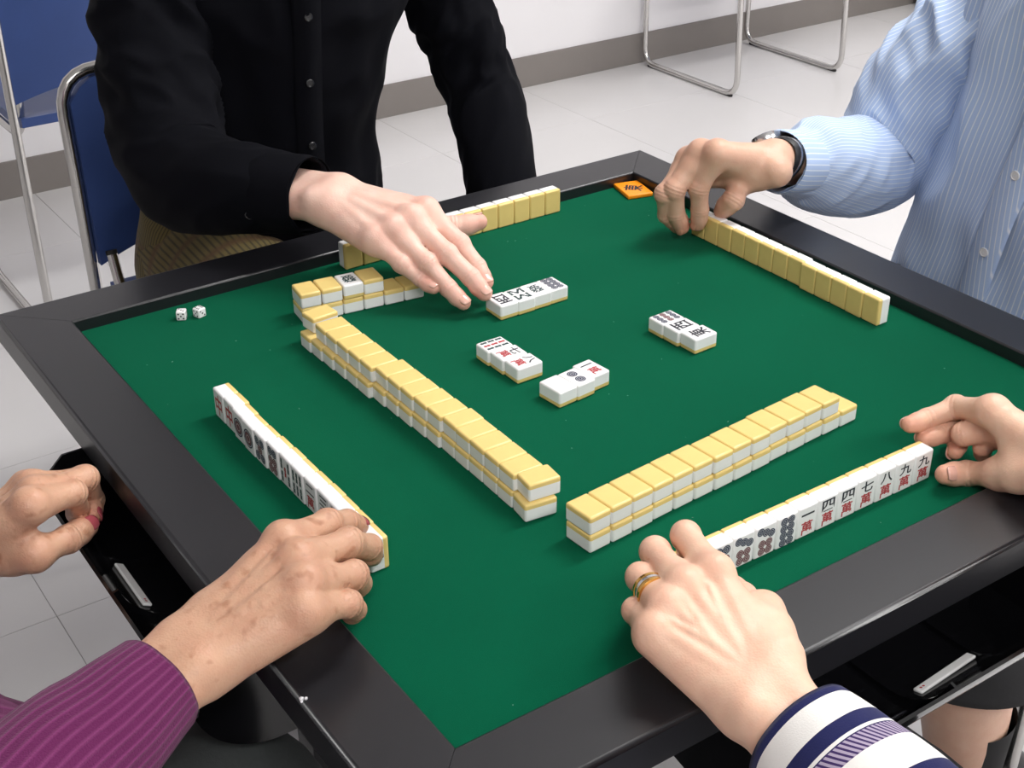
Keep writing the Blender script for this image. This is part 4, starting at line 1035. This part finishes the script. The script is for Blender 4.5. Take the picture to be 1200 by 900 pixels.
# button placket on the shirt front
pts = [(.045, .625, -.10), (.040, .6085, -.02), (.038, .6005, .05), (.036, .5875, .13), (.034, .572, .22), (.034, .574, .30)]
for i in range(5):
    z = -.055 + .083 * i; yy = np.interp(z, [p[2] for p in pts], [p[1] for p in pts]); xx = np.interp(z, [p[2] for p in pts], [p[0] for p in pts])
    disc_button('shirt_button', (xx, yy - .004, z + T), (-.1, -1, .12), .0052, 'button_black', bk)
V = []; F = []; S = catmull(pts, .008)
for q in S:
    for dx, dy in ((-.019, .003), (-.0175, -.0022), (.0, -.0035), (.0175, -.0022), (.019, .003)): V.append((q[0] + dx, q[1] + dy, q[2] + T))
for i in range(len(S) - 1):
    for k in range(4): F.append((i * 5 + k, i * 5 + k + 1, i * 5 + k + 6, i * 5 + k + 5))
mesh('placket', V, F, 'shirt_black', bk, True)
legs(bk, 'plaid_ochre', [(-.05, .80, -.165), (.12, .80, -.165)], [(-.06, .40, -.185), (.14, .40, -.185)], [(-.05, .45, -.645), (.16, .45, -.645)], fdir=(0, -1), r=(.092, .064, .05))
loft('trouser_seat', TZ([(.03, .78, -.245, .13, .17), (.03, .78, -.17, .135, .175), (.03, .78, -.10, .13, .155), (.03, .775, -.08, .11, .14)]), 'plaid_ochre', bk, ref=(0, 1, 0), nseg=64, step=.012, wr=wrinkle(.004, 14, 1.5, 2), close=(True, True))

# ---- player in the blue striped shirt
B = Hand(HANDS['B'], True, 1.12, 1.10, 1.0, 1.0, thumb_up=(.3, -.75, .6))
bl = tag(empty('person', (.76, .0, 0)), 'person in a light blue pinstriped shirt pinching the end of a tile row', 'person')
HL = Hand(placed((.49, -.19, -.13), (-.95, .2, -.15), (-.1, 0, 1), False), False, 1.05)
body_mesh('body', [B.build(), HL.build(.0022), limb_skin([(.44, .178, .045, .032), (.62, .195, .02, .036), (.71, .11, .18, .036), (.735, .0, .30, .04), (.71, -.08, .32, .05)]), limb_skin([(.53, -.195, -.12, .03), (.67, -.24, -.03, .034), (.72, -.27, .15, .036), (.73, -.22, .30, .04), (.71, -.08, .32, .05)]), limb_skin([(.765, 0, -.2, .11), (.74, -.04, .1, .10), (.71, -.08, .30, .075), (.69, -.10, .47, .05)]),
                   head_sdf_piece((.68, -.11, .62), (-1, 0, 0)), limb_skin([(.77, -.06, -.17, .06), (.60, -.12, -.175, .055), (.44, -.172, -.20, .05), (.415, -.185, -.30, .052), (.405, -.195, -.40, .056), (.42, -.20, -.50, .050), (.44, -.20, -.63, .036)]), limb_skin([(.77, .06, -.17, .06), (.60, .11, -.175, .055), (.44, .155, -.20, .05), (.42, .17, -.30, .052), (.41, .17, -.40, .056), (.42, .17, -.50, .050), (.44, .17, -.63, .036)])], 'skin_tan', bl)
B.nails(bl, 'nail_tan')
hair((.68, -.11, .62), (-1, 0, 0), 'hair_grey', bl)
torso('shirt_body', .765, .0, (-1, 0), [(0, -.25, .165, .21, -.01), (.01, -.19, .168, .21, -.01), (.02, -.12, .158, .192, -.005), (.03, 0, .15, .184, .018), (.045, .12, .135, .188, .045), (.055, .22, .125, .190, .065), (.06, .30, .11, .182, .08), (.065, .365, .088, .15, .09), (.07, .405, .065, .09, .095), (.075, .44, .055, .062, .10)], 'shirt_blue', bl, wr_torso(.010, 5.1, 6, 1.2), nseg=160)
fA = np.array(HANDS['B']['W']) / 1000; fF = np.array(HANDS['B']['F']) / 1000; fd = unit(fF - fA); cB = fA + fd * .028
rows = [(.755, -.05, .375, .075, .085), (.74, .0, .31, .082, .082), (.712, .105, .20, .080, .080), (.668, .178, .095, .074, .076), (.622, .196, .012, .062, .064), (.555, .186, .012, .060, .062), tuple(fA + fd * .100) + (.050, .053), tuple(fA + fd * .070) + (.037, .040), tuple(cB) + (.0320, .0355)]
loft('sleeve', TZ(rows), 'shirt_blue', bl, ref=(0, 0, -1), nseg=120, step=.004, wr=wrinkle(.013, 17, 1.4, 12.7, [(.28, .12)], twist=10), thick=.002)
band('cuff', cB + fd * .024 + np.array((0, 0, T)), fd, (0, 0, 1), .0350, .0380, .056, .0016, 'shirt_blue', bl)
rows = [(.755, -.23, .375, .075, .085), (.75, -.275, .30, .078, .078), (.72, -.285, .15, .066, .066), (.675, -.265, -.02, .062, .062), (.62, -.225, -.075, .058, .058), (.545, -.20, -.115, .04, .04)]
loft('sleeve', TZ(rows), 'shirt_blue', bl, ref=(0, 0, -1), nseg=96, step=.005, wr=wrinkle(.008, 17, 1.4, 2.7, [(.28, .10)], twist=10), thick=.002)
pts = [(.590, .012, -.16), (.588, .006, -.10), (.584, -.014, 0), (.584, -.044, .12), (.585, -.066, .22), (.597, -.081, .30)]
S = catmull(pts, .008); V = []; F = []
for q in S:
    for dx, dy in ((.003, -.019), (-.0022, -.0175), (-.0035, 0), (-.0022, .0175), (.003, .019)): V.append((q[0] + dx - .004, q[1] + dy, q[2] + T))
for i in range(len(S) - 1):
    for k in range(4): F.append((i * 5 + k, i * 5 + k + 5, i * 5 + k + 6, i * 5 + k + 1))
pk = mesh('placket', V, F, 'shirt_blue', bl, True)
at = pk.data.attributes.new('su', 'FLOAT', 'POINT'); at.data.foreach_set('value', np.array([v[1] for v in V], np.float32))
for z in (-.125, -.035, .065, .165, .26):
    xx = np.interp(z, [p[2] for p in pts], [p[0] for p in pts]); yy = np.interp(z, [p[2] for p in pts], [p[1] for p in pts])
    disc_button('shirt_button', (xx - .0075, yy, z + T), (-1, 0, .06), .0056, 'button_pearl', bl)
# wrist watch
wc = fA + fd * .016 + np.array((0, 0, T))
wt = band('watch_strap', wc, fd, tuple(B.wl), .0305 * 1.16, .0205 * 1.16, .019, .0022, 'strap_black', bl)
dv = B.wn; c0 = wc + dv * .0245
V = []; F = []; a_, b_ = B.wl, fd; K = 24
for rr, dz in ((.0165, -.002), (.0175, .002), (.0170, .006), (.0145, .0072), (.0005, .0074)):
    for k in range(K): t = 2 * math.pi * k / K; V.append(c0 + rr * (math.cos(t) * a_ + math.sin(t) * b_) + dv * dz)
for i in range(4):
    for k in range(K): F.append((i * K + k, i * K + (k + 1) % K, (i + 1) * K + (k + 1) % K, (i + 1) * K + k))
mesh('watch_case', V, F, 'silver', wt, True, math.radians(45))
band('watch_buckle', wc, fd, tuple(B.wl), .0355, .0245, .0045, .0022, 'silver', wt)
legs(bl, 'trousers_dark', [(.82, .08, -.17), (.82, -.09, -.17)], [(.43, .14, -.20), (.42, -.175, -.195)], [(.43, .17, -.655), (.43, -.20, -.655)], fdir=(-1, 0), r=(.082, .070, .105), low=.52)
for sy in (-.20, .17):
    loft('sock', TZ([(.428, sy, -.50, .053, .053), (.436, sy, -.58, .045, .045), (.44, sy, -.64, .040, .040)]), 'sock_black', bl, ref=(1, 0, 0), nseg=32, step=.012, close=(False, True))
loft('trouser_seat', TZ([(.79, 0, -.245, .14, .18), (.79, 0, -.17, .15, .20), (.78, 0, -.10, .14, .18)]), 'trousers_dark', bl, ref=(-1, 0, 0), nseg=64, step=.012, wr=wrinkle(.003, 14, 1.5, 2), close=(True, True))

# ---- player in the purple knit
Cc = Hand(HANDS['C'], True, 1.08, 1.05, 1.05, 1.5, thumb_up=(.6, 0, .8), veins=2.0)
D = Hand(HANDS['D'], False, 1.10, 1.05, 1.15, 1.4, thumb_up=(-.15, -.75, .62))
pu = tag(empty('person', (-.84, -.22, 0)), 'person in a purple knit with aged hands at the left of the table', 'person')
body_mesh('body', [Cc.build(), D.build(), limb_skin([tuple(np.array(HANDS['C']['F']) / 1000) + (.034,), (-.72, -.365, .0, .036), (-.80, -.40, .14, .036), (-.83, -.36, .26, .04), (-.80, -.22, .28, .05)]),
                   limb_skin([tuple(np.array(HANDS['D']['F']) / 1000) + (.034,), (-.79, .04, -.05, .036), (-.83, .02, .1, .036), (-.84, -.06, .25, .04), (-.80, -.22, .28, .05)]), limb_skin([(-.85, -.22, -.2, .10), (-.85, -.22, .1, .09), (-.86, -.22, .28, .07), (-.89, -.22, .44, .05)]),
                   head_sdf_piece((-.875, -.22, .60), (1, 0, 0))], 'skin_aged', pu)
Cc.nails(pu, 'nail_rose'); D.nails(pu, 'nail_rose')
hair((-.875, -.22, .60), (1, 0, 0), 'hair_grey', pu, .03)
torso('knit_body', -.845, -.22, (1, 0), [(0, -.25, .15, .195), (.02, -.17, .16, .195), (.02, -.08, .15, .185), (.02, .04, .14, .175), (.01, .16, .128, .18), (0, .25, .115, .185), (-.01, .31, .095, .165), (-.02, .355, .065, .085), (-.03, .39, .054, .06)], 'knit_purple', pu, wr_torso(.006, 3.1))
fA = np.array(HANDS['C']['W']) / 1000; fF = np.array(HANDS['C']['F']) / 1000; fd = unit(fF - fA); cC = fA + fd * .030
rows = [(-.85, -.36, .325, .070, .080), (-.845, -.405, .26, .068, .068), (-.80, -.42, .12, .058, .058), (-.74, -.385, .015, .052, .054), (-.67, -.325, .004, .050, .052), tuple(fA + fd * .13) + (.047, .049), tuple(fA + fd * .07) + (.040, .042), tuple(cC) + (.0335, .0365)]
loft('sleeve', TZ(rows), 'knit_purple', pu, ref=(0, 0, -1), nseg=110, step=.0045, wr=wrinkle(.004, 15, 1.3, 6.2, [(.30, .10)], twist=4), thick=.0025)
fA = np.array(HANDS['D']['W']) / 1000; fF = np.array(HANDS['D']['F']) / 1000; fd = unit(fF - fA); cD = fA + fd * .085
rows = [(-.85, -.08, .325, .070, .080), (-.855, -.03, .25, .068, .068), (-.84, .03, .09, .056, .056), (-.80, .055, -.04, .052, .052), (-.745, .045, -.058, .049, .049), tuple(cD) + (.040, .042)]
loft('sleeve', TZ(rows), 'knit_purple', pu, ref=(0, 0, -1), nseg=80, step=.006, wr=wrinkle(.004, 15, 1.3, 8.2, [(.30, .10)]), thick=.0025)
# loose open front of the cardigan
V = []; F = []; S = catmull([(-.715, -.14, .20), (-.675, -.14, .08), (-.62, -.14, -.03), (-.565, -.14, -.085), (-.54, -.14, -.105)], .012); K = 7
for i, q in enumerate(S):
    for k in range(K):
        u = k / (K - 1); V.append((q[0] + .020 * math.sin(u * 2.6) + .006 * math.sin(i * .5 + u * 3), q[1] - .07 + u * .16, q[2] + T))
for i in range(len(S) - 1):
    for k in range(K - 1): F.append((i * K + k, i * K + k + 1, (i + 1) * K + k + 1, (i + 1) * K + k))
o = mesh('cardigan_front', V, F, 'knit_purple', pu, True); md = o.modifiers.new('thickness', 'SOLIDIFY'); md.thickness = .004
at = o.data.attributes.new('su', 'FLOAT', 'POINT'); at.data.foreach_set('value', np.array([(i % K) * .0165 for i in range(len(V))], np.float32))
legs(pu, 'trousers_grey', [(-.86, -.32, -.165), (-.86, -.13, -.165)], [(-.42, -.35, -.195), (-.42, -.14, -.195)], [(-.45, -.34, -.645), (-.45, -.15, -.645)], fdir=(1, 0), r=(.09, .064, .052), seed=4)
loft('trouser_seat', TZ([(-.85, -.22, -.245, .14, .18), (-.85, -.22, -.17, .15, .20), (-.85, -.22, -.10, .14, .18)]), 'trousers_grey', pu, ref=(-1, 0, 0), nseg=64, step=.012, wr=wrinkle(.003, 14, 1.5, 2), close=(True, True))

# ---- player with the striped sleeves
E_ = Hand(HANDS['E'], False, 1.08, 1.02, .8, .45, thumb_up=(.7, -.3, .6), veins=1.0)
Fh = Hand(HANDS['F'], True, 1.05, 1.0, .9, .8, thumb_up=(-.1, -.8, .6))
st = tag(empty('person', (.03, -.84, 0)), 'person with white and navy striped sleeves steadying a tile row with both hands', 'person')
body_mesh('body', [E_.build(), Fh.build(), limb_skin([tuple(np.array(HANDS['E']['F']) / 1000) + (.034,), (-.195, -.70, .0, .036), (-.185, -.78, .10, .036), (-.13, -.83, .25, .04), (.03, -.82, .27, .05)]), limb_skin([tuple(np.array(HANDS['F']['F']) / 1000) + (.034,), (.262, -.69, -.015, .036), (.25, -.78, .09, .036), (.19, -.83, .25, .04), (.03, -.82, .27, .05)]), limb_skin([(.03, -.86, -.2, .10), (.03, -.87, .1, .09), (.03, -.88, .28, .07), (.03, -.91, .44, .05)]),
                   head_sdf_piece((.03, -.895, .60), (0, 1, 0))], 'skin_light', st)
E_.nails(st, 'nail_natural'); Fh.nails(st, 'nail_natural')
hair((.03, -.895, .60), (0, 1, 0), 'hair_black', st, .06)
torso('top_body', .03, -.865, (0, 1), [(0, -.25, .12, .18), (.02, -.12, .12, .17), (.02, 0, .115, .15), (.01, .12, .115, .162), (0, .22, .112, .175), (-.01, .30, .095, .165), (-.02, .345, .065, .085), (-.03, .38, .052, .058)], 'shirt_stripe_torso', st, wr_torso(.005, 8.1))
# sleeve bands measured from the cuff
def banded(L):
    m = mat('sleeve_banded', srgb(236, 234, 230), .95, sheen=.1, spec=.2); nt, b = nodes(m); N = nt.nodes; Lk = nt.links
    at = N.new('ShaderNodeAttribute'); at.attribute_name = 'sv'
    s1 = N.new('ShaderNodeMath'); s1.operation = 'SUBTRACT'; s1.inputs[0].default_value = L; Lk.new(at.outputs['Fac'], s1.inputs[1])
    dv_ = N.new('ShaderNodeMath'); dv_.operation = 'DIVIDE'; dv_.inputs[1].default_value = .20; Lk.new(s1.outputs[0], dv_.inputs[0])
    cr = N.new('ShaderNodeValToRGB'); cr.color_ramp.interpolation = 'CONSTANT'; el = cr.color_ramp.elements
    wh, nv, mx_ = srgb(238, 236, 232), srgb(32, 36, 84), srgb(176, 164, 186)
    seq = [(0, nv), (.0065, wh), (.0255, nv), (.0365, wh), (.0385, nv), (.0395, mx_), (.0515, wh), (.075, nv), (.086, wh), (.105, nv), (.116, wh), (.135, nv), (.146, wh), (.165, nv), (.176, wh)]
    el[0].position = 0; el[0].color = seq[0][1]; el[1].position = seq[1][0] / .2; el[1].color = seq[1][1]
    for p_, c_ in seq[2:]: q = el.new(p_ / .2); q.color = c_
    Lk.new(dv_.outputs[0], cr.inputs[0])
    # slanted stitch pattern inside the mixed band
    au = N.new('ShaderNodeAttribute'); au.attribute_name = 'su'
    ad = N.new('ShaderNodeMath'); ad.operation = 'MULTIPLY_ADD'; ad.inputs[1].default_value = .6; Lk.new(at.outputs['Fac'], ad.inputs[0]); Lk.new(au.outputs['Fac'], ad.inputs[2])
    d2 = N.new('ShaderNodeMath'); d2.operation = 'DIVIDE'; d2.inputs[1].default_value = .0042; Lk.new(ad.outputs[0], d2.inputs[0])
    pp = N.new('ShaderNodeMath'); pp.operation = 'PINGPONG'; pp.inputs[1].default_value = .5; Lk.new(d2.outputs[0], pp.inputs[0])
    gt = N.new('ShaderNodeMath'); gt.operation = 'GREATER_THAN'; gt.inputs[1].default_value = .27; Lk.new(pp.outputs[0], gt.inputs[0])
    c1 = N.new('ShaderNodeMath'); c1.operation = 'GREATER_THAN'; c1.inputs[1].default_value = .0395; Lk.new(s1.outputs[0], c1.inputs[0])
    c2 = N.new('ShaderNodeMath'); c2.operation = 'LESS_THAN'; c2.inputs[1].default_value = .0515; Lk.new(s1.outputs[0], c2.inputs[0])
    m1 = N.new('ShaderNodeMath'); m1.operation = 'MULTIPLY'; Lk.new(c1.outputs[0], m1.inputs[0]); Lk.new(c2.outputs[0], m1.inputs[1])
    m2 = N.new('ShaderNodeMath'); m2.operation = 'MULTIPLY'; Lk.new(m1.outputs[0], m2.inputs[0]); Lk.new(gt.outputs[0], m2.inputs[1])
    mx = N.new('ShaderNodeMix'); mx.data_type = 'RGBA'; mx.inputs[7].default_value = srgb(62, 44, 96); Lk.new(m2.outputs[0], mx.inputs[0]); Lk.new(cr.outputs[0], mx.inputs[6])
    Lk.new(mx.outputs[2], b.inputs['Base Color'])
    tc = N.new('ShaderNodeTexCoord'); n2 = N.new('ShaderNodeTexNoise'); n2.inputs['Scale'].default_value = 1100; Lk.new(tc.outputs['Object'], n2.inputs['Vector'])
    bp = N.new('ShaderNodeBump'); bp.inputs['Strength'].default_value = .3; bp.inputs['Distance'].default_value = .001; Lk.new(n2.outputs[0], bp.inputs['Height']); Lk.new(bp.outputs[0], b.inputs['Normal'])
    return m
fA = np.array(HANDS['E']['W']) / 1000; fF = np.array(HANDS['E']['F']) / 1000; fd = unit(fF - fA); cE = fA + fd * .034
rows = [(-.115, -.865, .315, .068, .078), (-.15, -.845, .25, .068, .068), (-.185, -.78, .10, .056, .056), (-.200, -.705, .005, .052, .054), (-.200, -.65, -.002, .052, .054), tuple(fA + fd * .11) + (.050, .052), tuple(fA + fd * .07) + (.043, .046), tuple(cE) + (.036, .039)]
S = catmull([r[:3] for r in TZ(rows)], .0045); LE = float(np.linalg.norm(np.diff(S, axis=0), axis=1).sum())
banded(LE)
loft('sleeve', TZ(rows), 'sleeve_banded', st, ref=(0, 0, -1), nseg=110, step=.0045, wr=wrinkle(.004, 15, 1.3, 3.2, [(.30, .10)]), thick=.0025)
fA = np.array(HANDS['F']['W']) / 1000; fF = np.array(HANDS['F']['F']) / 1000; fd = unit(fF - fA); cF = fA + fd * .036
rows = [(.175, -.865, .315, .068, .078), (.21, -.845, .25, .068, .068), (.25, -.78, .09, .056, .056), (.263, -.69, -.02, .052, .054), tuple(fA + fd * .11) + (.047, .049), tuple(cF) + (.036, .039)]
loft('sleeve', TZ(rows), 'sleeve_banded', st, ref=(0, 0, -1), nseg=80, step=.006, wr=wrinkle(.004, 15, 1.3, 5.2, [(.30, .10)]), thick=.0025)
# gold and silver rings on the ring finger
a_, b_ = E_.J['RM'], E_.J['RP']; ax = unit(b_ - a_); rr = (RAD['R'][0] * .5 + RAD['R'][1] * .5 - .7) * E_.k
rg = None
for i, (t, m_) in enumerate(((.44, 'gold'), (.52, 'silver'), (.60, 'gold'))):
    o = band('ring_band', a_ * (1 - t) + b_ * t + np.array((0, 0, T)), ax + np.array((.08 * (i - 1), .05 * (i - 1), 0)), tuple(E_.n), rr + .0013, rr + .0013, .0034, .0013, m_, st)
legs(st, 'trousers_black', [(-.06, -.88, -.175), (.13, -.88, -.17)], [(.005, -.32, -.235), (.24, -.56, -.22)], [(.01, -.275, -.645), (.25, -.58, -.645)], fdir=(0, 1), r=(.078, .060, .052), seed=9)
loft('trouser_seat', TZ([(.03, -.86, -.245, .13, .18), (.03, -.86, -.17, .14, .19), (.03, -.86, -.10, .13, .17)]), 'trousers_black', st, ref=(0, -1, 0), nseg=64, step=.012, wr=wrinkle(.003, 14, 1.5, 2), close=(True, True))
